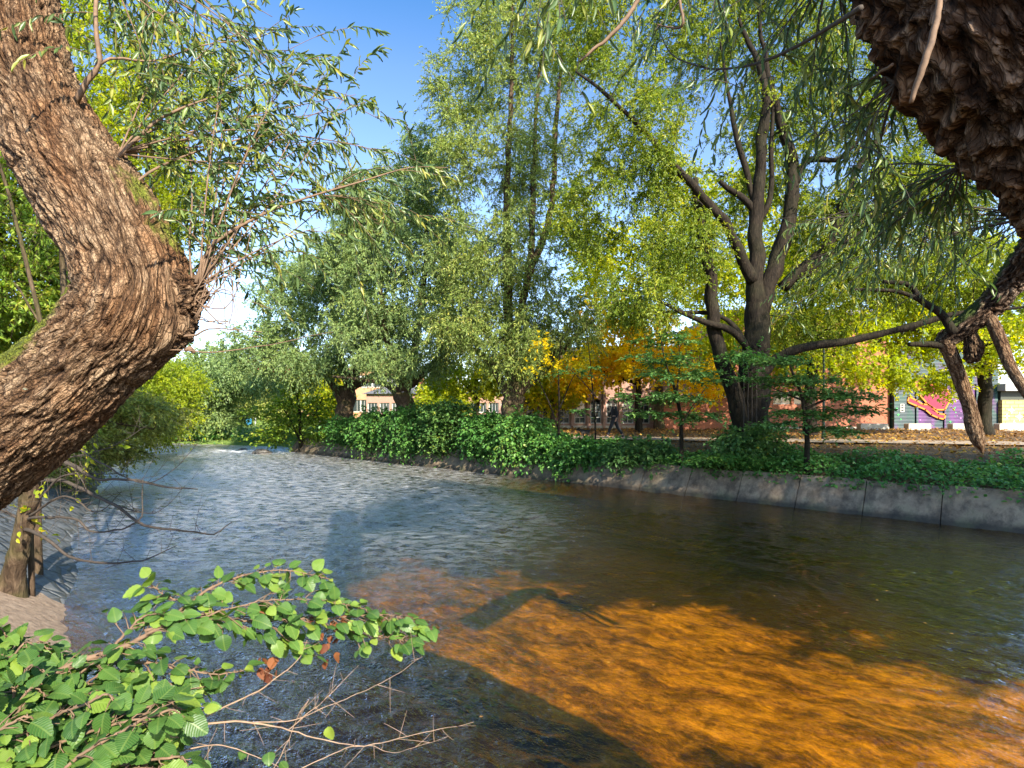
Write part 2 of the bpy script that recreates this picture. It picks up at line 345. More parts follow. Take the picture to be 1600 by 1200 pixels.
def make_tree(name, label, cat, limbs, blobs, leafmat, bark, group=None, ll=.16, lw=.06, tw=8, per=13, twl=1.0, droop=.5, flat=0.0,
              tmpl=KITE, size=1.0, base=None, tint_shift=0, branch_r=.035, jitter=True, sides=10, extra=None, twr=.006, crown='crown', lowest=None, upj=0.25):
    """limbs: lists of (u,v,d,r) ; blobs: (u,v,d,ru,rv,rd,n)"""
    L3 = []
    for l in limbs:
        q = np.array([[*P(u, v, d), r] for u, v, d, r in l]); L3.append(q)
    bp = L3[0][0, :3].copy() if base is None else np.array(base)
    root = thing(name, label, cat, bp, 0, group)
    mb = MB(); nodes = []; ndir = []; nrad = []
    for li, q in enumerate(L3):
        ln = np.linalg.norm(np.diff(q[:, :3], axis=0), axis=1).sum(); n = max(6, int(ln / .22))
        r = resample(q, min(n, 120)); p = r[:, :3]; rad = np.maximum(r[:, 3], .008)
        sd = rng.integers(1000)
        if jitter:
            amp = np.clip(rad * .5, .02, .12)[:, None] * np.linspace(0, 1, len(p))[:, None] ** .3
            if li > 0 or True: p = p + amp * np.stack([vnoise(np.stack([np.arange(len(p)) * .35, np.full(len(p), k * 9.1), np.full(len(p), sd * .37)], 1), k) for k in range(3)], 1)
        k = sides if rad[0] > .1 else 6
        V, qq, t = tube(p, rad, k, True)
        if rad[0] > .1:
            cen = np.repeat(p, k, 0); out = V[:len(cen)] - cen
            V[:len(cen)] = cen + out * (1 + .16 * fbm(V[:len(cen)] * np.array([3, 3, 1.2]), 3, sd)[:, None])
        mb.add(V, qq, t)
        d = norm(np.gradient(p, axis=0)); s0 = 0 if li else len(p) // 3
        nodes.append(p[s0:]); ndir.append(d[s0:]); nrad.append(rad[s0:])
    nodes = np.vstack(nodes); ndir = np.vstack(ndir); nrad = np.concatenate(nrad)
    # clumps
    cl = []; rr_ = []
    dn = {'willow_tree': 1.45, 'bank_tree': 1.5, 'maple_tree': 1.25, 'park_tree': 1.4, 'shore_tree': 1.4}.get(name, 1.15)
    if name in ('willow_tree',): per = int(per * 1.35)
    for (u, v, d, ru, rv, rd, n) in blobs:
        n = int(n * dn); c = P(u, v, d); q = rdir(n) * (rng.random((n, 1)) ** .42)
        cl.append(c + q * np.array([ru / F * d, rd, rv / F * d]))
    cl = np.vstack(cl)
    if lowest is not None: cl = cl[cl[:, 2] > lowest]
    d0 = np.sqrt(((cl[:, None, :] - nodes[None, ::2, :]) ** 2).sum(-1)).min(1); cl = cl[np.argsort(d0)]
    BP = []; BR = []
    cap = len(nodes) + len(cl) * 3; NN = np.zeros((cap, 3)); NN[:len(nodes)] = nodes; cnt = len(nodes)
    NR = np.zeros(cap); NR[:cnt] = nrad
    for c in cl:
        dv = c - NN[:cnt]; dist = np.sqrt((dv * dv).sum(1)) + np.maximum(0, -dv[:, 2]) * .6
        i = int(dist.argmin()); a = NN[i]; dl = np.linalg.norm(c - a)
        if dl < .05: continue
        mid = (a + c) / 2 + np.array([0, 0, upj * dl * .35]) + rng.normal(size=3) * dl * .08
        t = np.linspace(0, 1, 7)[:, None]; pl = (1 - t) ** 2 * a + 2 * t * (1 - t) * mid + t * t * c
        r0 = min(NR[i] * .75, branch_r * size * (.35 + .35 * dl)); r0 = max(r0, .007)
        BP.append(pl); BR.append(np.linspace(r0, max(.004, r0 * .35), 7))
        if cnt + 3 <= cap:
            NN[cnt:cnt + 3] = pl[[2, 4, 6]]; NR[cnt:cnt + 3] = r0 * np.array([.85, .65, .45]); cnt += 3
    if BP:
        V, q = tubes_batch(np.array(BP), np.array(BR), 5); mb.add(V, q)
    # twigs
    n = len(cl) * tw; cc = np.repeat(cl, tw, 0)
    cen = cl.mean(0); outd = norm(cc - cen); d = norm(rdir(n) + outd * .35 + np.array([0, 0, .15 if droop < .3 else 0]))
    if flat: d[:, 2] *= (1 - flat); d = norm(d)
    lt = twl * size * (.5 + .8 * rng.random(n)); m = 5; t = np.linspace(0, 1, m)
    tp = cc[:, None] + d[:, None] * (lt[:, None] * t)[..., None] + np.array([0, 0, -1.0]) * (droop * lt[:, None] * t ** 2)[..., None]
    V, q = tubes_batch(tp, np.broadcast_to(np.linspace(twr, twr * .4, m), (n, m)) * size, 3); mb.add(V, q)
    mb.build('trunk', bark, root, sm=True)
    # leaves on twigs
    s = rng.random((n, per)) * .95 + .05; seg = np.clip((s * (m - 1)).astype(int), 0, m - 2); fr = s * (m - 1) - seg
    ii = np.arange(n)[:, None]; A = tp[ii, seg]; B = tp[ii, seg + 1]; pos = (A + (B - A) * fr[..., None]).reshape(-1, 3); dr = norm((B - A)).reshape(-1, 3)
    k = len(pos)
    ax = norm(dr * .7 + rdir(k) * .75 + np.array([0, 0, -droop * .6]))
    nr = rdir(k) + np.array([0, 0, .5])
    if flat:
        ax[:, 2] *= (1 - flat * .8); nr = rdir(k) * (1 - flat * .6) + np.array([0, 0, 1.2])
    lln = ll * (.65 + .6 * rng.random(k)); 
    ctint = np.repeat(rng.random(len(cl)), tw * per)
    hz = (pos[:, 2] - pos[:, 2].min()) / (np.ptp(pos[:, 2]) + 1e-6)
    tint = np.clip(.55 * rng.random(k) + .38 * ctint + tint_shift, 0, 1)
    V, q, tt = leaves(pos, ax, nr, lln, lln * lw / ll, tmpl, tint)
    mesh(crown, V, q, leafmat, root, {'tint': ('FACE', 'FLOAT', tt)})
    return root

# ------------------------------------------------------------------ the river channel
RB = np.array([(60, -29.5), (12.8, 14.4), (-15.8, 40.5), (-18.5, 45.5), (-30, 50), (-60, 60), (-120, 90)], float)      # far bank waterline
LB = np.array([(60, -50), (30, -18), (12, -3), (5, 2.7), (-1, 3.3), (-3.6, 5.2), (-6.5, 8.6), (-10.4, 13.4), (-19.5, 27.4), (-29, 43), (-60, 51), (-120, 72)], float)
def seg_dist(X, Y, PL):
    best = np.full(X.shape, 1e9); side = np.zeros(X.shape)
    for a, b in zip(PL[:-1], PL[1:]):
        e = b - a; l2 = e @ e; t = np.clip(((X - a[0]) * e[0] + (Y - a[1]) * e[1]) / l2, 0, 1)
        dx = X - a[0] - t * e[0]; dy = Y - a[1] - t * e[1]; d = np.hypot(dx, dy); s = np.sign(e[0] * dy - e[1] * dx)
        m = d < best - 1e-9; best = np.where(m, d, best); side = np.where(m, s, side)
    return best, side
def river_sd(X, Y):
    """positive on land; also how far along the far bank"""
    dr, sr = seg_dist(X, Y, RB); dl, sL = seg_dist(X, Y, LB)
    # going along RB (towards -x): land lies to the right (side<0) ; along LB land lies to the left (side>0)
    land_r = -sr * dr; land_l = sL * dl
    return land_r, land_l
def ground_z(X, Y):
    lr, ll_ = river_sd(X, Y)
    nz = fbm(np.stack([X * .5, Y * .5, 0 * X], -1).reshape(-1, 3), 4, 3).reshape(X.shape)
    far = smooth(-X, 16.5, 20) * smooth(Y, 40, 44)
    zr = np.interp(lr, [-.2, .33, .95, 3.2, 4.8, 9], [-1.3, -.8, .86, 1.4, 1.6, 1.6])
    zf = np.interp(lr, [-2, -.3, .6, 5, 20], [-1.3, -.25, .22, .7, 1.5]) + .06 * nz
    zr = zr * (1 - far) + zf * far
    zl = np.interp(ll_, [-.8, -.2, 0, 2.4, 3.0, 30], [-1.3, -.3, -.08, 1.42, 1.6, 1.9])
    z = np.where(lr > -.2, zr, np.where(ll_ > -.8, zl, -1.3))
    z = np.where((lr <= -.2) & (far > .5) & (lr > -2), zf, z)
    amp = np.clip(np.maximum(lr, ll_) - 1.0, 0, 1)
    return z + amp * .05 * nz
def axis_grid(lo, hi, a, b, step, g=1.18):
    c = list(np.arange(a, b + step, step)); s = step
    while c[-1] < hi: s *= g; c.append(c[-1] + s)
    s = step
    while c[0] > lo: s *= g; c.insert(0, c[0] - s)
    return np.array(c)
def grid_faces(ny, nx):
    i, j = np.meshgrid(np.arange(ny - 1), np.arange(nx - 1), indexing='ij')
    return np.stack([i * nx + j, i * nx + j + 1, (i + 1) * nx + j + 1, (i + 1) * nx + j], -1).reshape(-1, 4)

# ground material: brown leaf litter by the path, grass towards the lawn
m, t, N, L, b = newmat('park_ground')
g = geo(N); sp = N.new('ShaderNodeSeparateXYZ'); L.new(g, sp.inputs[0])
n1 = noise(N, L, g, 9, 6, .7); n2 = noise(N, L, g, .35, 3); n3 = noise(N, L, g, 30, 3, .7)
litter = ramp(N, L, n1, [(.3, (.04, .026, .014)), (.48, (.10, .06, .026)), (.6, (.19, .11, .04)), (.75, (.30, .19, .07))]).outputs[0]
grass = ramp(N, L, n3, [(.3, (.06, .11, .02)), (.7, (.20, .30, .05))]).outputs[0]
y = mathn(N, L, 'SUBTRACT', sp.outputs[1], mathn(N, L, 'MULTIPLY', sp.outputs[0], -.2))
gf = ramp(N, L, mathn(N, L, 'ADD', mathn(N, L, 'MULTIPLY', mathn(N, L, 'SUBTRACT', sp.outputs[1], 43), .2), mathn(N, L, 'MULTIPLY', mathn(N, L, 'ADD', sp.outputs[0], 8), -.1), True), [(.2, (0, 0, 0)), (.6, (1, 1, 1))]).outputs[0]
soil = ramp(N, L, n1, [(.3, (.16, .11, .075)), (.6, (.34, .25, .18)), (.75, (.45, .34, .25))]).outputs[0]
sf = mathn(N, L, 'MULTIPLY', mathn(N, L, 'MULTIPLY', mathn(N, L, 'SUBTRACT', -3.5, sp.outputs[0]), .5, True), mathn(N, L, 'MULTIPLY', mathn(N, L, 'SUBTRACT', 12, sp.outputs[1]), .5, True))
L.new(mixc(N, L, sf, mixc(N, L, gf, litter, grass), soil), b.inputs['Base Color']); b.inputs['Roughness'].default_value = .9
L.new(bump(N, L, n1, .8, .05), b.inputs['Normal']); M['ground'] = m

gx = axis_grid(-700, 700, -30, 30, .4); gy = axis_grid(-300, 1200, -4, 50, .4)
X, Y = np.meshgrid(gx, gy); Z = ground_z(X, Y)
props(mesh('ground', np.stack([X, Y, Z], -1).reshape(-1, 3), grid_faces(len(gy), len(gx)), M['ground'], smooth_=True), kind='structure')

# riverbed: orange peat-stained gravel and dark stones; sunlit patch and shade beyond painted in
m, t, N, L, b = newmat('river_gravel')
g = geo(N)
fl = mapping(N, L, g, (1, 1, 1), (0, 0, math.radians(42)))
n1 = noise(N, L, mapping(N, L, fl, (1.3, 2.6, 1)), 1, 6, .62, .5); n2 = noise(N, L, g, 7, 5, .7); n4 = noise(N, L, mapping(N, L, fl, (4.5, 9, 1)), 1, 5, .62, .7)
vo = N.new('ShaderNodeTexVoronoi'); vo.inputs['Scale'].default_value = 4.2; vo.inputs['Randomness'].default_value = 1; L.new(mixc(N, L, .12, g, n4), vo.inputs['Vector'])
n5 = noise(N, L, mapping(N, L, fl, (13, 19, 1)), 1, 5, .7, 1.2)
f = mathn(N, L, 'ADD', mathn(N, L, 'ADD', mathn(N, L, 'MULTIPLY', n1, .45), mathn(N, L, 'MULTIPLY', n4, .30)), mathn(N, L, 'MULTIPLY', n5, .25))
c = ramp(N, L, f, [(.40, (.03, .02, .01)), (.46, (.13, .085, .035)), (.51, (.28, .20, .085)), (.57, (.47, .35, .155)), (.68, (.70, .56, .28))]).outputs[0]
sun_patch = attr(N, 'bar')
sun_patch = ramp(N, L, mathn(N, L, 'ADD', mathn(N, L, 'MULTIPLY', sun_patch, .75), mathn(N, L, 'MULTIPLY', f, .9)), [(.60, (0, 0, 0)), (1.18, (1, 1, 1))]).outputs[0]
c = mixc(N, L, sun_patch, mixc(N, L, 1.0, c, (.018, .026, .022), 'MULTIPLY'), c)  # gravel outside the sunlit patch is darkened in colour, for shade and depth
st_ = ramp(N, L, vo.outputs['Distance'], [(.16, (1, 1, 1)), (.30, (0, 0, 0))]).outputs[0]
pick = N.new('ShaderNodeSeparateColor'); L.new(vo.outputs['Color'], pick.inputs[0])
c = mixc(N, L, mathn(N, L, 'MULTIPLY', st_, ramp(N, L, pick.outputs[0], [(.70, (0, 0, 0)), (.74, (.7, .7, .7))]).outputs[0]), c, mixc(N, L, sun_patch, (.004, .004, .003), (.14, .09, .04)))
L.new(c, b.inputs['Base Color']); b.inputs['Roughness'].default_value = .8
L.new(bump(N, L, n2, .6, .05), b.inputs['Normal']); M['bed'] = m
bx = np.arange(-34, 26, .14); by = np.arange(1.5, 48, .14); X, Y = np.meshgrid(bx, by); lr, ll_ = river_sd(X, Y)
def sun_patch_mask(X, Y):
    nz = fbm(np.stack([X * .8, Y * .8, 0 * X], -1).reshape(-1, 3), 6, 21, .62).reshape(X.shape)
    # centre line of the painted sunlit patch in plan
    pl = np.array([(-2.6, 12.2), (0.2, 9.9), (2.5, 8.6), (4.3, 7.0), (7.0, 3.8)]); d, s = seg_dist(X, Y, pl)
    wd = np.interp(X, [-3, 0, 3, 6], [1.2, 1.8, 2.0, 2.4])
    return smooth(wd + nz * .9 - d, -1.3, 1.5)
bm = sun_patch_mask(X, Y)
nzb = fbm(np.stack([X * 1.6, Y * 1.6, 0 * X], -1).reshape(-1, 3), 4, 5).reshape(X.shape)
d1, _, _ = worley(np.stack([X * 1.9, Y * 1.9, 0 * X], -1).reshape(-1, 3), 9)
Z = -.75 + .04 * nzb + .10 * np.clip(.5 - d1.reshape(X.shape), 0, 1)
Z = np.where(np.maximum(lr, ll_) > -.05, -1.6, Z)
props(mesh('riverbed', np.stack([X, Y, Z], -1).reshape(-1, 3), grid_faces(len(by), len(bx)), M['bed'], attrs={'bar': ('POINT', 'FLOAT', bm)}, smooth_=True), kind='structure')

# water
m, t, N, L, b = newmat('river_water')
g = geo(N); sp = N.new('ShaderNodeSeparateXYZ'); L.new(g, sp.inputs[0])
fl = mapping(N, L, g, (1, 1, 1), (0, 0, math.radians(42)))
na = noise(N, L, mapping(N, L, fl, (3.0, 6.5, 1)), 1, 5, .6, .5)
nb = noise(N, L, mapping(N, L, fl, (11, 20, 1)), 1, 3, .6, .3)
lively = attr(N, 'lively')
nrm1 = bump(N, L, mathn(N, L, 'MULTIPLY', na, mathn(N, L, 'ADD', mathn(N, L, 'MULTIPLY', lively, .85), .4)), 1.0, .080); nrm2 = bump(N, L, mathn(N, L, 'MULTIPLY', nb, mathn(N, L, 'ADD', mathn(N, L, 'MULTIPLY', lively, 1.0), .5)), 1.0, .028, nrm1)
N.remove(b)
gl = N.new('ShaderNodeBsdfGlossy'); gl.inputs['Roughness'].default_value = .02; gl.inputs['Color'].default_value = (1, 1, 1, 1); L.new(nrm2, gl.inputs['Normal'])
farf = ramp(N, L, mathn(N, L, 'MULTIPLY', sp.outputs[1], .03), [(.20, (.08,) * 3), (.38, (.75,) * 3), (.6, (1,) * 3)]).outputs[0]
nd = noise(N, L, mapping(N, L, g, (2.2, 5.5, 1)), 1, 6, .68, .6)        # wind-and-current chop: small facets in patches
rg = mathn(N, L, 'MULTIPLY', mathn(N, L, 'MULTIPLY', farf, mathn(N, L, 'ADD', mathn(N, L, 'MULTIPLY', lively, .85), .15)), ramp(N, L, nd, [(.38, (.10,) * 3), (.50, (.42,) * 3), (.62, (.62,) * 3)]).outputs[0])
L.new(mathn(N, L, 'ADD', rg, .025), gl.inputs['Roughness'])
tr = N.new('ShaderNodeBsdfTransparent'); tr.inputs['Color'].default_value = (.85, .585, .10, 1)
gi = N.new('ShaderNodeNewGeometry'); dt = N.new('ShaderNodeVectorMath'); dt.operation = 'DOT_PRODUCT'; L.new(gi.outputs['Incoming'], dt.inputs[0]); L.new(nrm2, dt.inputs[1])
om = mathn(N, L, 'SUBTRACT', 1.0, mathn(N, L, 'ABSOLUTE', dt.outputs['Value']), True)
fres = mathn(N, L, 'ADD', mathn(N, L, 'MULTIPLY', mathn(N, L, 'POWER', om, mathn(N, L, 'SUBTRACT', 4.3, mathn(N, L, 'MULTIPLY', lively, 2.7))), .96), .03, True)
mx = N.new('ShaderNodeMixShader'); L.new(fres, mx.inputs[0]); L.new(tr.outputs[0], mx.inputs[1]); L.new(gl.outputs[0], mx.inputs[2])
df = N.new('ShaderNodeBsdfDiffuse'); df.inputs['Color'].default_value = (.75, .78, .8, 1)
mf = N.new('ShaderNodeMixShader'); L.new(attr(N, 'foam'), mf.inputs[0]); L.new(mx.outputs[0], mf.inputs[1]); L.new(df.outputs[0], mf.inputs[2])
L.new(mf.outputs[0], N['Material Output'].inputs[0]); M['water'] = m
ang = np.radians(np.linspace(-80, 80, 820)); rr = 1.6 * (130 / 1.6) ** np.linspace(0, 1, 1000)
A, R = np.meshgrid(ang, rr); X = R * np.sin(A); Y = R * np.cos(A)
lr, ll_ = river_sd(X, Y)
ca, sa = math.cos(math.radians(42)), math.sin(math.radians(42)); U = X * ca - Y * sa; Vv = X * sa + Y * ca
q = np.stack([U, Vv, 0 * U], -1).reshape(-1, 3)
warp = np.stack([vnoise(q * .5, 61), vnoise(q * .5, 62), 0 * q[:, 0]], 1) * .8
q2 = q + warp
cell = R * (ang[1] - ang[0])
wv = .018 * vnoise(q2 * (.9, 1.5, 1), 63) + .022 * (1 - 2 * np.abs(vnoise(q2 * (1.7, 3.2, 1), 64))) + .012 * vnoise(q2 * (4, 7, 1), 65) + .0055 * vnoise(q2 * (9, 15, 1), 66)
lively = smooth(-X + 1.2 + .08 * Y + 1.5 * vnoise(q * .12, 81).reshape(X.shape), -1.5, 5.0); turb = ((.55 + .45 * lively) * (1.1 - .3 * smooth(Y, 12, 26))).ravel()
foam = smooth(3.2 - np.hypot((X + 17.2) * .55, (Y - 41.5) * 1.2), 0, 1.6).ravel() * smooth(vnoise(q * (2.5, 5, 1), 71) + .4 * vnoise(q * (7, 12, 1), 72), .0, .6) * .8
edge = smooth(.12 - np.abs(ll_), 0, .12).ravel() * smooth(vnoise(q * 9, 73), .1, .5) * .3 * (Y.ravel() > 13)
spk = smooth(vnoise(q * (6, 12, 1), 75) + .5 * vnoise(q * (14, 20, 1), 76), 1.16, 1.3) * .0
Z = wv * turb
o = mesh('river', np.stack([X.ravel(), Y.ravel(), Z], -1), grid_faces(1000, 820), M['water'], smooth_=True, attrs={'foam': ('POINT', 'FLOAT', np.clip(foam + edge + spk, 0, 1)), 'lively': ('POINT', 'FLOAT', lively)})
props(o, kind='structure')

fx_ = rng.uniform(-14, 9, 900); fy_ = rng.uniform(4.5, 26, 900); lr_, l2_ = river_sd(fx_, fy_); kf = (lr_ < -.6) & (l2_ < -.6) & (vnoise(np.stack([fx_ * .5, fy_ * .5, 0 * fx_], 1), 91) > .15); fx_ = fx_[kf][:130]; fy_ = fy_[kf][:130]; kf = len(fx_)
V, q_, tt_ = leaves(np.stack([fx_, fy_, .035 + 0 * fx_], 1), norm(rdir(kf) * (1, 1, .05)), rdir(kf) * .12 + np.array([0, 0, 1.0]), .05, .022, KITE)
props(mesh('floating_leaves', V, q_, M['litter'], None, {'tint': ('FACE', 'FLOAT', .5 + .5 * tt_)}), 'scattered yellow leaves drifting on the river', kind='stuff')

# path on the far bank
m, t, N, L, b = newmat('gravel_path'); g = geo(N)
n1 = noise(N, L, g, 6, 6, .7); c = ramp(N, L, n1, [(.35, (.20, .15, .11)), (.55, (.36, .29, .22)), (.63, (.40, .24, .07)), (.68, (.38, .31, .24))]).outputs[0]
L.new(c, b.inputs['Base Color']); b.inputs['Roughness'].default_value = .9; L.new(bump(N, L, n1, .5, .02), b.inputs['Normal']); M['path'] = m
pc = resample(np.array([(60, 13, 0), (34, 20.5, 0), (20, 24.2, 0), (4.5, 28.4, 0), (-2.5, 33, 0), (-10, 42, 0), (-19, 60, 0)], float), 120)
T_, N_, B_ = frames(pc); side = norm(np.stack([-T_[:, 1], T_[:, 0], 0 * T_[:, 0]], 1))
rows = [pc[:, :2] + side[:, :2] * o_ for o_ in (-1.3, -.65, 0, .65, 1.3)]
V = np.array([[*rows[k][i], 0] for i in range(120) for k in range(5)]); V[:, 2] = ground_z(V[:, 0], V[:, 1]) * .0 + 1.6 + .075
props(mesh('path', V, grid_faces(120, 5), M['path'], smooth_=True), kind='structure')

# ------------------------------------------------------------------ concrete embankment, in slabs
m, t, N, L, b = newmat('weathered_concrete'); g = geo(N)
n1 = noise(N, L, g, 2.2, 6, .7); n2 = noise(N, L, g, 25, 4, .7); sp = N.new('ShaderNodeSeparateXYZ'); L.new(g, sp.inputs[0])
c = ramp(N, L, n1, [(.3, (.09, .063, .040)), (.5, (.24, .175, .115)), (.72, (.42, .32, .21))]).outputs[0]
wet = ramp(N, L, mathn(N, L, 'ADD', sp.outputs[2], mathn(N, L, 'MULTIPLY', n1, .15)), [(.16, (1, 1, 1)), (.34, (0, 0, 0))]).outputs[0]
st = noise(N, L, mapping(N, L, g, (3.2, 3.2, .35)), 1, 5, .7)
c = mixc(N, L, mathn(N, L, 'MULTIPLY', ramp(N, L, st, [(.48, (0, 0, 0)), (.62, (1, 1, 1))]).outputs[0], .6), c, (.05, .042, .03))
c = mixc(N, L, mathn(N, L, 'MULTIPLY', wet, .85), c, (.03, .026, .018))
mo = ramp(N, L, noise(N, L, g, 1.1, 5, .7), [(.5, (0, 0, 0)), (.66, (1, 1, 1))]).outputs[0]
c = mixc(N, L, mathn(N, L, 'MULTIPLY', mo, .45), c, (.07, .085, .03))
L.new(c, b.inputs['Base Color']); b.inputs['Roughness'].default_value = .85; L.new(bump(N, L, n2, .5, .015), b.inputs['Normal']); M['concrete'] = m
wall = thing('embankment_wall', 'sloping grey concrete slab wall along the far edge of the river', 'wall', (12.8, 14.4, 0))
def along(PL, step, start=0):
    seg = np.linalg.norm(np.diff(PL, axis=0), axis=1); L_ = np.concatenate([[0], np.cumsum(seg)]); s = np.arange(start, L_[-1], step)
    return np.stack([np.interp(s, L_, PL[:, 0]), np.interp(s, L_, PL[:, 1])], 1)
wl = np.array([(32, -3.2), (12.8, 14.4), (-15.8, 40.5)], float)
j = along(wl, 1.85)
j = np.vstack([j, wl[-1:]])
for k in range(len(j) - 1):
    a, b_ = j[k], j[k + 1]; e = (b_ - a); ln = np.linalg.norm(e); e = e / ln; n_ = np.array([e[1], -e[0]]) * 1.0
    if n_[1] < 0: n_ = -n_
    off = rng.normal() * .012; sh = rng.normal() * .03
    nu, nv = 14, 10; uu = np.linspace(.012, ln - .012, nu); vv_ = np.linspace(0, 1, nv)
    UU, VV = np.meshgrid(uu, vv_); H = -.5 + VV * (1.46 + sh * .8); D = VV * 1.02 - .20 + off
    W_ = a[None, None] + UU[..., None] * e + D[..., None] * n_; V = np.concatenate([W_, H[..., None]], -1).reshape(-1, 3)
    nz = fbm(V * 2.5, 4, 31) * .018 + fbm(V * 12, 2, 33) * .005; V[:, :2] -= n_ * nz[:, None]
    back = V.copy(); back[:, :2] += n_ * .2; back[:, 2] -= .06
    f = grid_faces(nv, nu); nn = nu * nv; ed = []
    for i in range(nu - 1): ed += [[(nv - 1) * nu + i, (nv - 1) * nu + i + 1, nn + (nv - 1) * nu + i + 1, nn + (nv - 1) * nu + i]]
    for i in range(nv - 1): ed += [[i * nu, (i + 1) * nu, nn + (i + 1) * nu, nn + i * nu], [i * nu + nu - 1, nn + i * nu + nu - 1, nn + (i + 1) * nu + nu - 1, (i + 1) * nu + nu - 1]]
    mesh('slab', np.vstack([V, back]), np.vstack([f, np.array(ed)]), M['concrete'], wall, smooth_=False)

# ------------------------------------------------------------------ stone paving on the near bank
m, t, N, L, b = newmat('wet_stone_paving'); g = geo(N)
vo = N.new('ShaderNodeTexVoronoi'); vo.feature = 'DISTANCE_TO_EDGE'; vo.inputs['Scale'].default_value = 2.2; L.new(mapping(N, L, g, (1, 1.0, 1.0)), vo.inputs['Vector'])
n1 = noise(N, L, g, 5, 6, .7); c = ramp(N, L, n1, [(.3, (.045, .05, .055)), (.55, (.11, .12, .13)), (.75, (.21, .21, .21))]).outputs[0]
c = mixc(N, L, ramp(N, L, vo.outputs[0], [(.0, (1, 1, 1)), (.035, (0, 0, 0))]).outputs[0], c, (.05, .045, .03))
L.new(c, b.inputs['Base Color']); b.inputs['Roughness'].default_value = .5
L.new(bump(N, L, mathn(N, L, 'ADD', mathn(N, L, 'MULTIPLY', n1, .4), ramp(N, L, vo.outputs[0], [(0, (0, 0, 0)), (.12, (1, 1, 1))]).outputs[0]), .8, .05), b.inputs['Normal']); M['paving'] = m
pl = along(LB[6:10], .12)
d2 = np.gradient(pl, axis=0); nn_ = norm(np.stack([-d2[:, 1], d2[:, 0]], 1))
for _ in range(6): nn_[1:-1] = norm(nn_[:-2] + nn_[1:-1] + nn_[2:])
if (nn_[len(nn_) // 2, 0] > 0): nn_ = -nn_
offs = np.linspace(-.5, 2.35, 26)
V = np.array([[*(pl[i] + nn_[i] * o_), 0] for i in range(len(pl)) for o_ in offs]); H = np.tile(np.interp(offs, [-.5, 0, 2.35], [-.42, -.02, 1.46]), len(pl))
dd, _, hid = worley(np.stack([V[:, 0] * 1.6, V[:, 1] * 1.6, V[:, 2]], 1), 55)
V[:, 2] = H + .10 + .012 * (1 - dd) + .012 * fbm(V * 4, 3, 8) + .012 * (hid - .5)
V[:, 2] -= np.repeat(.30 * (1 - smooth(np.arange(len(pl)) * .12, -.5, 3.4)), len(offs))
pv = mesh('paved_bank', V, grid_faces(len(pl), len(offs)), M['paving'], smooth_=True)
props(pv, 'sloping bank of dark wet stone paving along the left water edge', 'stone paving')
# soil on the near bank in front of it

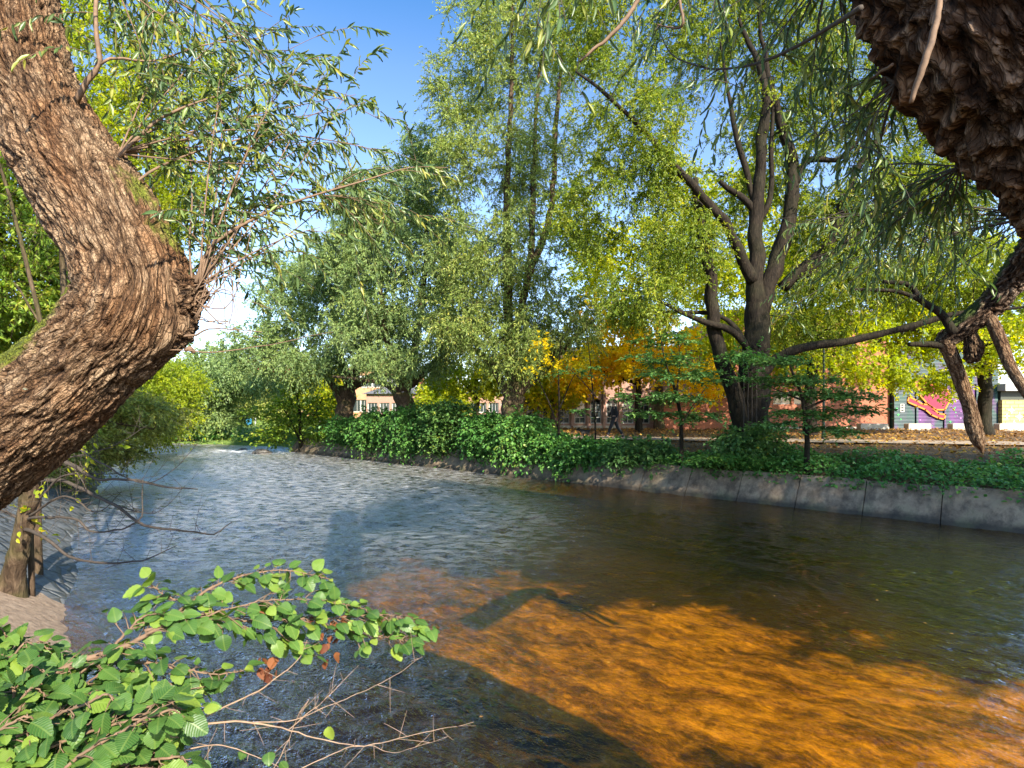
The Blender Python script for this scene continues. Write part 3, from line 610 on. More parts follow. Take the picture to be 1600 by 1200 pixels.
# ------------------------------------------------------------------ foreground trunks
def big_trunk(name, pts, ns, nt_, mat, parent, kind, lumps=(), seed=0, mosskeys=(), lich=()):
    """pts rows (x,y,z,r). A dense displaced tube with furrowed bark."""
    r = resample(pts, ns); p = r[:, :3]; rad = r[:, 3]; T, Nn, B = frames(p)
    a = np.arange(nt_) / nt_ * 2 * math.pi
    D = np.cos(a)[None, :, None] * Nn[:, None] + np.sin(a)[None, :, None] * B[:, None]
    s = np.concatenate([[0], np.cumsum(np.linalg.norm(np.diff(p, axis=0), axis=1))])
    R0 = rad.mean(); bk = np.stack([np.cos(a)[None, :] * R0 + 0 * s[:, None], np.sin(a)[None, :] * R0 + 0 * s[:, None], s[:, None] + 0 * a[None, :]], -1).reshape(-1, 3)
    pos = (p[:, None] + rad[:, None, None] * D).reshape(-1, 3); dirs = D.reshape(-1, 3).copy()
    bigd = .07 * fbm(bk * (2.2, 2.2, 1.1), 3, seed)
    pos = pos + dirs * (bigd * rad.repeat(nt_) * (2.2 if R0 > .15 else 1.2))[:, None]
    for (c, rr_, amp) in lumps:
        q = pos - np.array(c); g_ = np.exp(-(q * q).sum(1) / rr_ ** 2); pos = pos + (norm(q + dirs * .02) * amp if amp < 9 else 0) * g_[:, None]
    if kind == 'furrow':
        wq = bk + .035 * np.stack([vnoise(bk * (9, 9, 4), seed + k) for k in (1, 2, 3)], 1)
        n1 = vnoise(wq * (21, 21, 3.4), seed + 4); n2 = vnoise(wq * (46, 46, 11), seed + 5); n3 = fbm(wq * (95, 95, 40), 2, seed + 6)
        d1, d2, hid = worley(wq * (27, 27, 10), seed + 9); e1, e2, hid2 = worley(wq * (55, 55, 24), seed + 19)
        pl_ = smooth(d2 - d1, 0, .22); pl2 = smooth(e2 - e1, 0, .25)
        n4 = vnoise(wq * (34, 34, 5), seed + 25); f1, f2, hid3 = worley(wq * (30, 30, 34), seed + 29); pl3 = smooth(f2 - f1, 0, .14)
        ridge = .40 * smooth(np.abs(n1), 0, .13) + .26 * smooth(np.abs(n4), 0, .15) + .12 * smooth(np.abs(n2), 0, .2) + .12 * pl_ + .10 * pl3
        ridge = np.clip(ridge + .12 * n3, 0, 1.15); disp = (ridge - .6) * .052 + (hid - .5) * .006 + (hid3 - .5) * .005
    else:
        wq = bk + .09 * np.stack([vnoise(bk * (6, 6, 4), seed + k) for k in (1, 2, 3)], 1)
        d1, d2, hid = worley(wq * (15, 15, 6.5), seed + 9); e1, e2, hid2 = worley(wq * (34, 34, 17), seed + 12)
        n3 = fbm(wq * (30, 30, 18), 3, seed + 6)
        ridge = .30 * smooth(d2 - d1, 0, .2) + .20 * smooth(e2 - e1, 0, .28) + .22 * smooth(np.abs(vnoise(wq * (16, 16, 5), seed + 15)), 0, .2) + .18 + .32 * n3; ridge = np.clip(ridge, 0, 1.1)
        disp = (ridge - .5) * .055 + (hid - .5) * .012 + (hid2 - .5) * .008 + n3 * .018
    disp *= np.clip(rad / .22, .06, 1).repeat(nt_)
    pos = pos + dirs * disp[:, None]
    i, j = np.meshgrid(np.arange(ns - 1), np.arange(nt_), indexing='ij'); j2 = (j + 1) % nt_
    q = np.stack([i * nt_ + j, i * nt_ + j2, (i + 1) * nt_ + j2, (i + 1) * nt_ + j], -1).reshape(-1, 4)
    moss = np.zeros(len(pos)); li = np.zeros(len(pos))
    for (c, rr_, v) in mosskeys:
        d = np.linalg.norm(pos - np.array(c), axis=1); moss = np.maximum(moss, v * np.exp(-(d / rr_) ** 2) * smooth(dirs[:, 2], -.2, .6))
    for (c, rr_) in lich:
        d = np.linalg.norm(pos - np.array(c), axis=1); li = np.maximum(li, np.exp(-(d / rr_) ** 2))
    # end cap at the tip
    nv = len(pos); pos = np.vstack([pos, p[-1]]); base = (ns - 1) * nt_
    t3 = np.stack([base + np.arange(nt_), base + (np.arange(nt_) + 1) % nt_, np.full(nt_, nv)], 1)
    z = lambda a_: np.concatenate([a_, [0]])
    return mesh(name, pos, [q, t3], mat, parent, {'ridge': ('POINT', 'FLOAT', z(ridge)), 'bk': ('POINT', 'FLOAT_VECTOR', np.vstack([bk, bk[-1]])),
        'moss': ('POINT', 'FLOAT', z(moss)), 'lichen': ('POINT', 'FLOAT', z(li))}, smooth_=True)
def px(l, sc=1.0): return np.array([[*P(u, v, d), hw / F * d * sc] for u, v, d, hw in l])

LT = thing('leaning_willow', 'thick furrowed willow trunk bent like an elbow, rising from the left edge over the river', 'tree', (-4.6, 2.9, 1.5))
tp = px([(-620, 1180, 3.0, 112), (-420, 1010, 3.0, 100), (-220, 850, 3.0, 90), (-60, 728, 2.98, 83), (62, 632, 2.95, 78), (155, 545, 2.92, 78), (212, 470, 2.9, 83), (188, 385, 2.9, 74),
         (142, 305, 2.95, 69), (92, 225, 3.0, 64), (50, 140, 3.05, 60), (26, 50, 3.1, 60), (8, -60, 3.15, 60), (-10, -220, 3.25, 58), (20, -420, 3.6, 52), (60, -700, 4.2, 46), (60, -1100, 5.0, 36), (40, -1500, 5.8, 26)])
big_trunk('trunk', tp, 900, 300, M['bark_near'], LT, 'furrow', seed=3,
          lumps=[(P(285, 455, 2.85), .16, .05), (P(262, 510, 2.85), .15, .05), (P(222, 412, 2.62), .045, -.05), (P(238, 470, 2.62), .07, -.035), (P(180, 425, 2.6), .08, .03), (P(150, 150, 2.95), .08, .03)],
          mosskeys=[(P(60, 530, 2.9), .36, 1.6), (P(-20, 580, 2.9), .35, 1.5), (P(115, 490, 2.9), .25, 1.5), (P(255, 380, 2.9), .18, .9), (P(205, 310, 2.9), .2, .8), (P(150, 190, 3), .15, .35)],
          lich=[(P(272, 475, 2.62), .028), (P(278, 500, 2.62), .02), (P(40, 610, 2.68), .02)])
def burl(root, c, r, mat, seed, dirv=None):
    n = 90; th = np.linspace(0, math.pi, n); ph = np.arange(2 * n) / (2 * n) * 2 * math.pi; A, B_ = np.meshgrid(th, ph, indexing='ij'); S_ = np.stack([np.sin(A) * np.cos(B_), np.sin(A) * np.sin(B_), np.cos(A)], -1).reshape(-1, 3)
    V = S_ * (1 + .16 * fbm(S_ * 1.3, 3, seed))[:, None] * np.array(r); q3 = V * (1, 1, .6) + np.array(c)
    d1, d2, _ = worley(q3 * 26, seed); e1, e2, _ = worley(q3 * 60, seed + 3); rd = .5 * smooth(d2 - d1, 0, .3) + .25 * smooth(e2 - e1, 0, .3) + .3 * fbm(q3 * 45, 3, seed); V = V + S_ * ((rd - .4) * min(r) * .22)[:, None]
    if dirv is not None: Q = Vector(dirv).to_track_quat('Z', 'Y').to_matrix(); V = V @ np.array(Q).T
    V = V + np.array(c); i, j = np.meshgrid(np.arange(n - 1), np.arange(2 * n), indexing='ij'); j2 = (j + 1) % (2 * n); q = np.stack([i * 2 * n + j, (i + 1) * 2 * n + j, (i + 1) * 2 * n + j2, i * 2 * n + j2], -1).reshape(-1, 4); k = len(V)
    return mesh('burl', V, q, mat, root, {'ridge': ('POINT', 'FLOAT', rd), 'bk': ('POINT', 'FLOAT_VECTOR', q3), 'moss': ('POINT', 'FLOAT', np.zeros(k)), 'lichen': ('POINT', 'FLOAT', np.zeros(k))}, smooth_=True)
# burl: the stub of an old cut limb
burl(LT, P(276, 462, 2.9), (.13, .13, .15), M['bark_near'], 41, (1, -.1, .05))
burl(LT, P(262, 505, 2.9), (.11, .11, .13), M['bark_near'], 44, (.8, 0, -.6))

RT = thing('leaning_willow', 'dark shaggy-barked willow trunk leaning in across the top right corner', 'tree', (3.4, 1.7, 1.35))
tp = px([(2420, 1260, 2.0, 215), (2260, 800, 2.05, 205), (2060, 500, 2.1, 196), (1850, 270, 2.1, 186), (1682, 110, 2.05, 182), (1560, -40, 2.0, 172), (1480, -220, 2.0, 160), (1440, -480, 2.2, 140), (1500, -900, 2.8, 110), (1600, -1300, 3.4, 80)])
big_trunk('trunk', tp, 620, 420, M['bark_rough'], RT, 'rough', seed=71, mosskeys=[(P(1590, 60, 1.7), .16, .6), (P(1595, 160, 1.7), .1, .55), (P(1620, 330, 1.8), .2, .6)],
          lich=[(P(1535, 45, 1.62), .035), (P(1548, 110, 1.62), .03), (P(1505, 20, 1.65), .03), (P(1440, 80, 1.75), .03), (P(1590, 100, 1.62), .04)])
# its lower limb with a fork, a burl and a hanging broken end
lp = px([(1900, 120, 2.9, 60), (1740, 260, 3.9, 44), (1650, 345, 4.8, 26), (1596, 418, 5.3, 22), (1550, 474, 5.5, 20), (1510, 508, 5.6, 17), (1478, 530, 5.7, 13), (1468, 538, 5.7, 6)], .95)
big_trunk('limb', lp, 420, 70, M['bark_rough'], RT, 'rough', seed=90, mosskeys=[(P(1590, 410, 5.2), .5, .95), (P(1520, 490, 5.4), .4, .9)])
lp = px([(1474, 528, 5.7, 11), (1488, 560, 5.72, 10.5), (1503, 600, 5.74, 10), (1516, 640, 5.76, 9.5), (1521, 665, 5.76, 11), (1529, 690, 5.76, 9), (1533, 700, 5.76, 5), (1535, 708, 5.76, 1.5)], .95)
big_trunk('broken_branch', lp, 200, 50, M['bark_near'], RT, 'furrow', seed=95)
burl(RT, P(1521, 545, 5.58), (.085, .08, .15), M['bark_near'], 47)
lp = px([(1545, 492, 5.5, 8), (1562, 530, 5.4, 8.5), (1580, 575, 5.3, 8), (1610, 620, 5.2, 8), (1650, 660, 5.1, 8)], .95)
big_trunk('side_branch', lp, 140, 36, M['bark_near'], RT, 'furrow', seed=99)
mb = MB()
for l in ([(1478, 540, 5.7, 6), (1450, 538, 5.7, 5), (1420, 538, 5.7, 3.5)], [(1490, 520, 5.6, 7), (1470, 490, 5.6, 6), (1440, 470, 5.6, 5), (1420, 445, 5.6, 4), (1380, 440, 5.6, 3)],
          [(1440, 470, 5.6, 4), (1400, 455, 5.6, 3), (1330, 452, 5.6, 2.5)]):
    r = resample(px(l), 24); mb.tube(r[:, :3], r[:, 3], 8)
mb.build('stub', M['bark_dark'], RT, True)

def near_twigs(root, starts, leafmat, barkmat, ll, lw, per_m=22, droop=.35, name='foliage', twn='twigs', tmpl=LANCE, child=3, clen=.35, crad=.0022, hang=.5):
    """starts: list of (points rows x,y,z,r). Side shoots with leaves along them."""
    mb = MB(); LP = []; LA = []
    for r in starts:
        ln = np.linalg.norm(np.diff(r[:, :3], axis=0), axis=1).sum(); q = resample(r, max(8, int(ln / .06)))
        mb.tube(q[:, :3], np.maximum(q[:, 3], .0015), 6)
        T = norm(np.gradient(q[:, :3], axis=0)); n = max(2, int(ln * child))
        for k in range(n):
            f = .12 + .88 * (k + random.random()) / n; i = min(int(f * (len(q) - 1)), len(q) - 1)
            d = norm(T[i] * .8 + rng.normal(size=3) * .6 + np.array([0, 0, .12])); L_ = clen * (.45 + .9 * random.random())
            t = np.linspace(0, 1, 7)[:, None]; s = q[i, :3] + d * L_ * t + np.array([0, 0, -droop * L_]) * t ** 2 + rng.normal(size=3) * .04 * L_ * np.sin(t * 3)
            mb.tube(s, np.linspace(crad, crad * .4, 7), 4, False)
            m_ = max(3, int(L_ * per_m)); ts = (np.arange(m_) + .6) / m_ * 6
            ii = np.clip(ts.astype(int), 0, 5); pp = s[ii] + (s[ii + 1] - s[ii]) * (ts - ii)[:, None]; dd = norm(s[ii + 1] - s[ii])
            LP.append(pp); LA.append(norm(dd * .75 + rdir(m_) * .65 + np.array([0, 0, -hang])))
    mb.build(twn, barkmat, root, True)
    LP = np.vstack(LP); LA = np.vstack(LA); k = len(LP); lln = ll * (.6 + .6 * rng.random(k))
    V, q, tt = leaves(LP, LA, rdir(k) + np.array([0, -.5, .4]), lln, lln * lw / ll, tmpl)
    return mesh(name, V, q, leafmat, root, {'tint': ('FACE', 'FLOAT', tt)}, smooth_=True)
def spray(base, tip_box, n, r0, sag=.1, seed=0):
    """n curved branches from a point to random tips given in (u,v,d) ranges"""
    out = []
    for k in range(n):
        u = random.uniform(*tip_box[0]); v = random.uniform(*tip_box[1]); d = random.uniform(*tip_box[2]); e = P(u, v, d); L_ = np.linalg.norm(e - base)
        t = np.linspace(0, 1, 9)[:, None]; mid = base * .45 + e * .55 + np.array([0, 0, L_ * random.uniform(.0, .22)]) + rng.normal(size=3) * L_ * .07
        c = (1 - t) ** 2 * base + 2 * t * (1 - t) * mid + t * t * e
        out.append(np.hstack([c, np.linspace(r0, r0 * .25, 9)[:, None]]))
    return out
# left willow: suckers from the burl and shoots from the upper trunk
S = []
def pl4(l): return np.array([[*P(u, v, d), r] for u, v, d, r in l])
S += [pl4([(306, 442, 2.85, .010), (330, 385, 2.9, .009), (400, 340, 3.0, .008), (470, 312, 3.1, .006), (560, 285, 3.25, .005), (640, 262, 3.4, .003), (700, 262, 3.5, .002)])]
S += [pl4([(303, 436, 2.85, .007), (330, 400, 2.9, .006), (345, 340, 3, .005), (380, 270, 3.1, .004), (450, 200, 3.2, .003), (510, 170, 3.3, .002)])]
S += [pl4([(300, 440, 2.85, .006), (296, 380, 2.9, .005), (300, 300, 3, .004), (290, 200, 3.1, .003), (250, 100, 3.2, .002)])]
S += [pl4([(118, 160, 2.95, .016), (140, 120, 2.95, .014), (156, 100, 2.95, .013), (150, 45, 2.95, .011), (155, -20, 3.0, .010), (200, -120, 3.1, .007), (300, -200, 3.3, .004)])]
S += [pl4([(156, 100, 2.95, .008), (180, 90, 3, .007), (240, 95, 3.1, .005), (320, 70, 3.3, .004), (400, 60, 3.4, .003), (440, 40, 3.5, .002)])]
S += [pl4([(186, 245, 2.9, .010), (215, 215, 2.95, .009), (260, 180, 3.05, .007), (340, 150, 3.2, .005), (440, 130, 3.4, .004), (520, 150, 3.6, .003), (600, 190, 3.7, .002)])]
S += [pl4([(205, 290, 2.9, .008), (250, 260, 3.0, .007), (330, 230, 3.1, .005), (420, 210, 3.3, .004), (520, 220, 3.5, .003), (610, 240, 3.6, .002)])]
S += spray(P(312, 445, 2.85), [(330, 560), (60, 380), (2.9, 3.7)], 12, .005)
S += spray(P(160, -60, 3.0), [(180, 480), (-60, 120), (2.9, 4.0)], 12, .006)
S += spray(P(186, 240, 2.95), [(230, 560), (20, 260), (3.0, 3.9)], 12, .005)
S += spray(P(500, 305, 3.2), [(540, 720), (240, 380), (3.2, 3.9)], 8, .003)
near_twigs(LT, S, M['near_willow'], M['twig'], .064, .0165, per_m=44, child=7.0, clen=.42, name='foliage')
S = []
for _ in range(16):
    S += [pl4([(306 + random.uniform(-6, 6), random.uniform(440, 500), 2.85, .004), (340 + random.uniform(-25, 25), random.uniform(380, 520), 2.85, .0028), (random.uniform(330, 430), random.uniform(330, 545), 2.9, .0012)])]
S += [pl4([(270, 530, 2.85, .009), (300, 525, 2.85, .006), (330, 515, 2.85, .004), (410, 520, 2.85, .002)]), pl4([(290, 545, 2.85, .012), (297, 548, 2.85, .011)]),
      pl4([(255, 548, 2.85, .004), (330, 548, 2.85, .003), (420, 535, 2.9, .002), (520, 515, 3.0, .001)])]
mb = MB()
for r in S:
    q = resample(r, 14); q[:, :3] += .006 * rng.normal(size=(14, 3)).cumsum(0) * .5; mb.tube(q[:, :3], q[:, 3], 5)
mb.build('bare_twigs', M['twig'], LT, True)
# upper crown of the left willow, above the picture: shades the far bank
def crown_only(root, blobs, leafmat, n_leaf, ll, name='crown', barkm=None, frm=None):
    A = []
    for (x, y_, z, r, n) in blobs:
        cc_ = np.array([x, y_, z]) + rdir(n) * (rng.random((n, 1)) ** .45) * r; A.append(cc_)
    cc_ = np.vstack(A); k = len(cc_) * n_leaf; pos = np.repeat(cc_, n_leaf, 0) + rng.normal(size=(k, 3)) * .42
    V, q, tt = leaves(pos, norm(rdir(k) + np.array([0, 0, -.4])), rdir(k) + np.array([0, 0, .6]), ll, ll * .4, KITE); mesh(name, V, q, leafmat, root, {'tint': ('FACE', 'FLOAT', tt)})
    if frm is not None:
        f = np.array(frm); t = np.linspace(0, 1, 7)[None, :, None]; e = cc_[:, None]; mid = (e + f) / 2 + np.array([0, 0, .6]); pl_ = (1 - t) ** 2 * f + 2 * t * (1 - t) * mid + t * t * e
        V, q = tubes_batch(pl_, np.broadcast_to(np.linspace(.05, .012, 7), (len(cc_), 7)), 5); mesh('branches', V, q, barkm, root)
crown_only(LT, [(-4.5, 5, 12.5, 3.2, 40), (-3.5, 4.5, 14.5, 3.0, 30)], M['willow'], 130, .17, barkm=M['bark_mid'], frm=tp[0, :3] * 0 + np.array([-4.9, 5.8, 10.5]))
crown_only(RT, [(5.5, 3.5, 10.5, 2.2, 26), (7.5, 4, 12.5, 2.6, 36)], M['willow'], 130, .17, barkm=M['bark_mid'], frm=(3.1, 2.6, 9.0))

# right willow: hanging leafy shoots
S = []
S += [pl4([(1345, 12, 1.9, .010), (1300, 40, 2.1, .008), (1240, 75, 2.3, .007), (1180, 100, 2.5, .006), (1120, 108, 2.7, .005), (1080, 100, 2.8, .004), (1045, 80, 2.9, .003), (1020, 20, 3.0, .002)])]
mbb = [pl4([(1000, -10, 2.0, .008), (975, 30, 2.0, .0075), (940, 65, 2.0, .006), (900, 95, 2.0, .004)]), pl4([(1060, -10, 2.2, .006), (1068, 40, 2.2, .005), (1030, 35, 2.3, .003)]),
       pl4([(1470, -20, 1.62, .008), (1462, 40, 1.6, .009), (1445, 100, 1.6, .0095), (1430, 160, 1.62, .006)]),
       pl4([(1395, 100, 2.0, .006), (1360, 125, 2.3, .005), (1340, 160, 2.4, .003)])]
S += spray(P(1400, 130, 2.1), [(1250, 1420), (120, 330), (2.2, 3.3)], 12, .004)
S += spray(P(1500, 260, 2.3), [(1280, 1500), (300, 480), (2.8, 4.2)], 14, .004)
S += spray(P(1620, 340, 4.0), [(1180, 1500), (330, 520), (4.0, 5.4)], 16, .006)
S += spray(P(1100, -60, 2.4), [(820, 1150), (-40, 70), (2.0, 3.0)], 8, .004)
S += spray(P(860, -120, 2.0), [(770, 920), (-30, 70), (1.8, 2.3)], 6, .003)
S += spray(P(1300, -60, 2.2), [(1130, 1340), (0, 230), (2.2, 3.4)], 12, .004)
for r in mbb:
    q = resample(r, 20); q[:, :3] += .004 * rng.normal(size=(20, 3)).cumsum(0) * .4; mb = MB(); mb.tube(q[:, :3], q[:, 3], 7)
    mb.build('bare_branch', M['twig'], RT, True)
near_twigs(RT, S, M['near_willow'], M['branch_dark'], .066, .0145, per_m=38, child=5.2, clen=.30, droop=.5, hang=.7, name='foliage')

# a willow behind the camera whose crown shades the right hand side of the river
BT = thing('tall_willow', 'tall willow downstream of the viewpoint, its crown leaning over the river', 'tree', (19, -9.5, 1.6))
r = resample(np.array([[19, -9.5, 1.4, .55], [19, -9, 4, .45], [19.3, -8, 8, .36], [19.5, -6.5, 12, .22]]), 30); V, q, t = tube(r[:, :3], r[:, 3], 14)
mesh('trunk', V, [q, t], M['bark_mid'], BT, smooth_=True)
crown_only(BT, [(19, -6.5, 14, 3.4, 90), (24, -4.5, 15, 4, 110), (19.8, 2.5, 16.5, 4.5, 120), (15.5, -2.5, 15.5, 3, 60), (25, 3, 14, 4, 90)], M['willow'], 130, .19, barkm=M['bark_mid'], frm=(19.4, -7, 11))

# ------------------------------------------------------------------ the willows on the far bank
G1 = 'grey-green willows on the far bank'
T4 = lambda *a: list(a)
make_tree('willow_tree', 'large grey-green willow, the farthest left of the big trees on the far bank', 'tree',
  [T4((534, 690, 38, .75), (538, 650, 38, .62), (546, 605, 38, .55)), T4((547, 606, 38, .4), (532, 560, 38, .25), (522, 500, 38, .2), (515, 440, 38, .1)), T4((547, 606, 38, .42), (562, 555, 38, .3), (582, 515, 38, .2), (600, 460, 37, .1)),
   T4((540, 640, 38, .32), (522, 606, 37.5, .22), (500, 578, 37, .16), (460, 560, 37, .1), (400, 575, 37, .06)), T4((549, 604, 38, .3), (575, 592, 38, .2), (605, 570, 38, .1))],
  [(470, 490, 38, 75, 70, 4, 90), (530, 440, 38, 70, 60, 4, 80), (415, 545, 37, 60, 42, 3, 70), (585, 520, 38, 60, 55, 4, 70), (490, 565, 36, 60, 26, 3, 45), (560, 400, 38, 40, 40, 3, 25), (450, 430, 38, 45, 40, 3, 28)],
  M['willow_blue'], M['bark_mid'], G1, ll=.19, lw=.07, tw=9, per=12, twl=1.1, droop=.35)
make_tree('willow_tree', 'rounded grey-green willow with a forked trunk, beside the gap of open sky', 'tree',
  [T4((632, 690, 33, .7), (633, 650, 33, .55), (630, 612, 33, .5)), T4((630, 612, 33, .32), (612, 560, 33, .2), (600, 500, 33, .16), (590, 400, 33, .12), (600, 320, 33, .05)), T4((631, 612, 33, .36), (645, 570, 33, .28), (655, 500, 33, .2), (665, 400, 33, .14), (668, 280, 33, .05)),
   T4((632, 630, 33, .25), (608, 603, 33, .2), (575, 595, 33, .13), (520, 588, 33, .06)), T4((640, 600, 33, .3), (690, 560, 33, .18), (725, 520, 33, .08))],
  [(600, 320, 33, 62, 70, 3, 80), (668, 290, 33, 45, 75, 3, 65), (640, 420, 33, 105, 75, 4, 130), (580, 510, 33, 65, 60, 4, 75), (695, 500, 33, 65, 60, 4, 70), (530, 400, 33, 55, 50, 3, 45), (655, 235, 33, 25, 35, 2, 18), (560, 330, 33, 45, 50, 3, 32), (690, 380, 33, 50, 60, 3, 40), (630, 560, 32, 70, 30, 3, 45)],
  M['willow_blue'], M['bark_mid'], G1, ll=.16, lw=.055, tw=10, per=14, twl=1.0, droop=.45, tint_shift=.03)
make_tree('willow_tree', 'tallest pale willow, rising out of the top of the picture right of the open sky', 'tree',
  [T4((790, 700, 28.5, .75), (798, 655, 28.5, .58), (806, 615, 28.5, .52)), T4((806, 616, 28.5, .34), (797, 560, 28.5, .28), (794, 470, 28.5, .22), (792, 380, 28.5, .2), (795, 250, 28.5, .15), (800, 100, 28.5, .1), (800, -80, 28.5, .04)),
   T4((797, 560, 28.5, .22), (826, 420, 28.5, .18), (833, 300, 28.5, .14), (838, 180, 28.5, .1), (850, 20, 28.5, .05)), T4((806, 616, 28.5, .36), (836, 585, 28.5, .28), (878, 545, 28, .18), (930, 500, 28, .08)),
   T4((826, 430, 28.5, .2), (860, 330, 28.5, .15), (868, 200, 28.5, .12), (880, 60, 28.5, .05)), T4((798, 622, 28.5, .28), (778, 585, 28.5, .2), (755, 556, 28, .15), (715, 540, 28, .08))],
  [(755, 80, 28.5, 75, 105, 3.5, 85), (850, 50, 28.5, 80, 100, 3.5, 75), (722, 230, 28.5, 50, 85, 3, 55), (830, 250, 28.5, 80, 95, 3.5, 80), (785, 410, 28.5, 105, 85, 4, 125), (725, 510, 28, 65, 50, 3, 60), (855, 510, 28, 85, 55, 3.5, 75), (800, -90, 28.5, 100, 80, 3, 50), (690, 130, 28.5, 22, 40, 2, 12), (800, 540, 27, 60, 40, 2.5, 40)],
  M['willow'], M['bark_mid'], G1, ll=.15, lw=.05, tw=10, per=14, twl=1.05, droop=.35, tint_shift=.06)
make_tree('willow_tree', 'massive dark multi-stemmed willow with ivy round its base, above the embankment on the right', 'tree',
  [T4((1168, 745, 22.5, 0.851), (1172, 690, 22.5, 0.666), (1176, 630, 22.5, 0.577), (1180, 560, 22.5, 0.533), (1182, 510, 22.5, .44), (1182, 470, 22.5, .34), (1181, 420, 22.5, .26), (1182, 380, 22.5, .1)),
   T4((1182, 500, 22.5, 0.355), (1181, 420, 22.5, 0.311), (1182, 330, 22.5, 0.252), (1190, 240, 22.5, 0.207), (1196, 150, 22.5, 0.163), (1180, 90, 22.5, 0.111), (1155, 30, 22.5, 0.0592)),
   T4((1165, 690, 22.3, 0.444), (1150, 620, 22.3, 0.311), (1128, 560, 22.3, 0.281), (1115, 500, 22.3, 0.252), (1106, 400, 22.3, 0.222), (1092, 330, 22.3, 0.178), (1086, 280, 22.3, 0.0962)),
   T4((1186, 490, 22.6, 0.333), (1212, 410, 22.8, 0.311), (1234, 340, 22.9, 0.266), (1238, 250, 23, 0.222), (1216, 180, 23, 0.163), (1195, 90, 23, 0.104), (1180, -40, 23, 0.0444)),
   T4((1176, 440, 22.4, 0.222), (1140, 360, 22, 0.178), (1092, 300, 21.8, 0.148), (1045, 250, 21.6, 0.126), (1000, 200, 21.4, 0.0962), (950, 150, 21, 0.074), (900, 112, 21, 0.037)),
   T4((1182, 335, 22.5, 0.148), (1160, 310, 22.4, 0.133), (1125, 283, 22.3, 0.0888)), T4((1180, 320, 22.5, 0.133), (1158, 240, 22.5, 0.104), (1140, 160, 22.5, 0.074), (1125, 60, 22.5, 0.0296)),
   T4((1187, 345, 22.5, 0.118), (1204, 300, 22.5, 0.104), (1205, 230, 22.5, 0.0888), (1210, 120, 22.5, 0.037)),
   T4((1222, 450, 22.7, 0.252), (1290, 385, 22.3, 0.207), (1318, 310, 22, 0.163), (1352, 245, 21.8, 0.104), (1400, 180, 21.5, 0.0444)),
   T4((1240, 440, 22.7, 0.192), (1330, 375, 22, 0.163), (1440, 335, 21.5, 0.148), (1550, 292, 21, 0.104), (1680, 240, 20, 0.0592)),
   T4((1186, 590, 22.3, 0.237), (1215, 560, 22, 0.192), (1260, 542, 21.6, 0.163), (1340, 530, 21.2, 0.141), (1420, 510, 20.8, 0.118), (1500, 490, 20.4, 0.0888), (1600, 480, 20, 0.037)),
   T4((1170, 545, 22.3, 0.163), (1140, 515, 22, 0.133), (1095, 500, 21.8, 0.104), (1030, 470, 21.5, 0.0518)), T4((1165, 540, 22.3, 0.133), (1130, 495, 22.6, 0.0888), (1060, 488, 22.8, 0.0592), (1010, 490, 23, 0.0296)),
   T4((1236, 300, 23, 0.148), (1262, 252, 22.8, 0.126), (1310, 250, 22.4, 0.0888), (1345, 215, 22, 0.0592), (1390, 170, 21.6, 0.0296)), T4((1318, 310, 22, 0.0888), (1370, 278, 21.6, 0.074), (1450, 275, 21.2, 0.0518), (1540, 300, 21, 0.0222))],
  [(985, 190, 22.5, 95, 90, 3, 70), (1080, 60, 24.2, 100, 85, 3, 75), (930, 330, 23.0, 60, 70, 3, 45), (1225, 30, 24.7, 110, 90, 3, 70), (1330, 150, 23.0, 95, 90, 3, 65), (1410, 290, 22.5, 95, 70, 3, 60), (1060, 390, 22.5, 80, 50, 3, 50),
   (1320, 430, 22.5, 90, 50, 3, 45), (1460, 420, 22.0, 85, 55, 3, 50), (1190, 230, 24.7, 90, 110, 3, 50), (1130, 330, 25.2, 60, 60, 3, 26), (1260, 340, 25.2, 50, 60, 3, 26), (1000, 470, 22.5, 70, 40, 3, 40), (1530, 250, 22.0, 90, 90, 3, 55), (1270, 510, 23.7, 70, 25, 2, 20), (1400, 20, 23.0, 110, 80, 3, 50), (1560, 440, 21.5, 60, 60, 2.5, 25), (1150, -80, 23.0, 220, 60, 3, 60), (935, 40, 22.5, 75, 80, 3, 55), (1040, 280, 22.5, 60, 60, 2.5, 35), (1240, 120, 24.2, 70, 90, 3, 45), (1340, 330, 22.5, 80, 60, 2.5, 45), (1450, 150, 22.5, 80, 80, 3, 50)],
  M['willow_warm'], M['bark_dark'], None, ll=.125, lw=.046, tw=10, per=15, twl=.85, droop=.4, sides=18)

# ------------------------------------------------------------------ other trees
def gz(x, y): return float(ground_z(np.array([[x]], float), np.array([[y]], float))[0, 0])
def bt(u, v, d, r0, *rest):
    """a trunk limb that starts in the ground below (u,v,d)"""
    x = (u - 800) / F * d; vb = HZ + (EYE - (gz(x, d) - .1)) * F / d
    return [(u, vb, d, r0 * 1.25), (u, v, d, r0)] + list(rest)
YG = 'yellow autumn maples behind the path'
make_tree('maple_tree', 'golden orange maple in front of the arched brick windows', 'tree', [bt(998, 640, 36, .2, (996, 590, 36, .16), (985, 540, 36, .1), (975, 480, 36, .05)), [(996, 600, 35, .12), (920, 570, 35, .08), (890, 550, 35, .04)], [(958, 600, 35, .12), (1000, 575, 35, .08), (1040, 560, 35, .04)]],
  [(935, 575, 35, 75, 42, 3, 80), (1010, 545, 35, 80, 50, 3, 80), (960, 500, 35, 60, 35, 3, 35), (1080, 590, 36, 50, 40, 3, 35)], M['yellow'], M['bark_dark'], YG, ll=.20, lw=.16, tw=8, per=9, droop=.15, tmpl=KITE, twl=.8, tint_shift=.08)
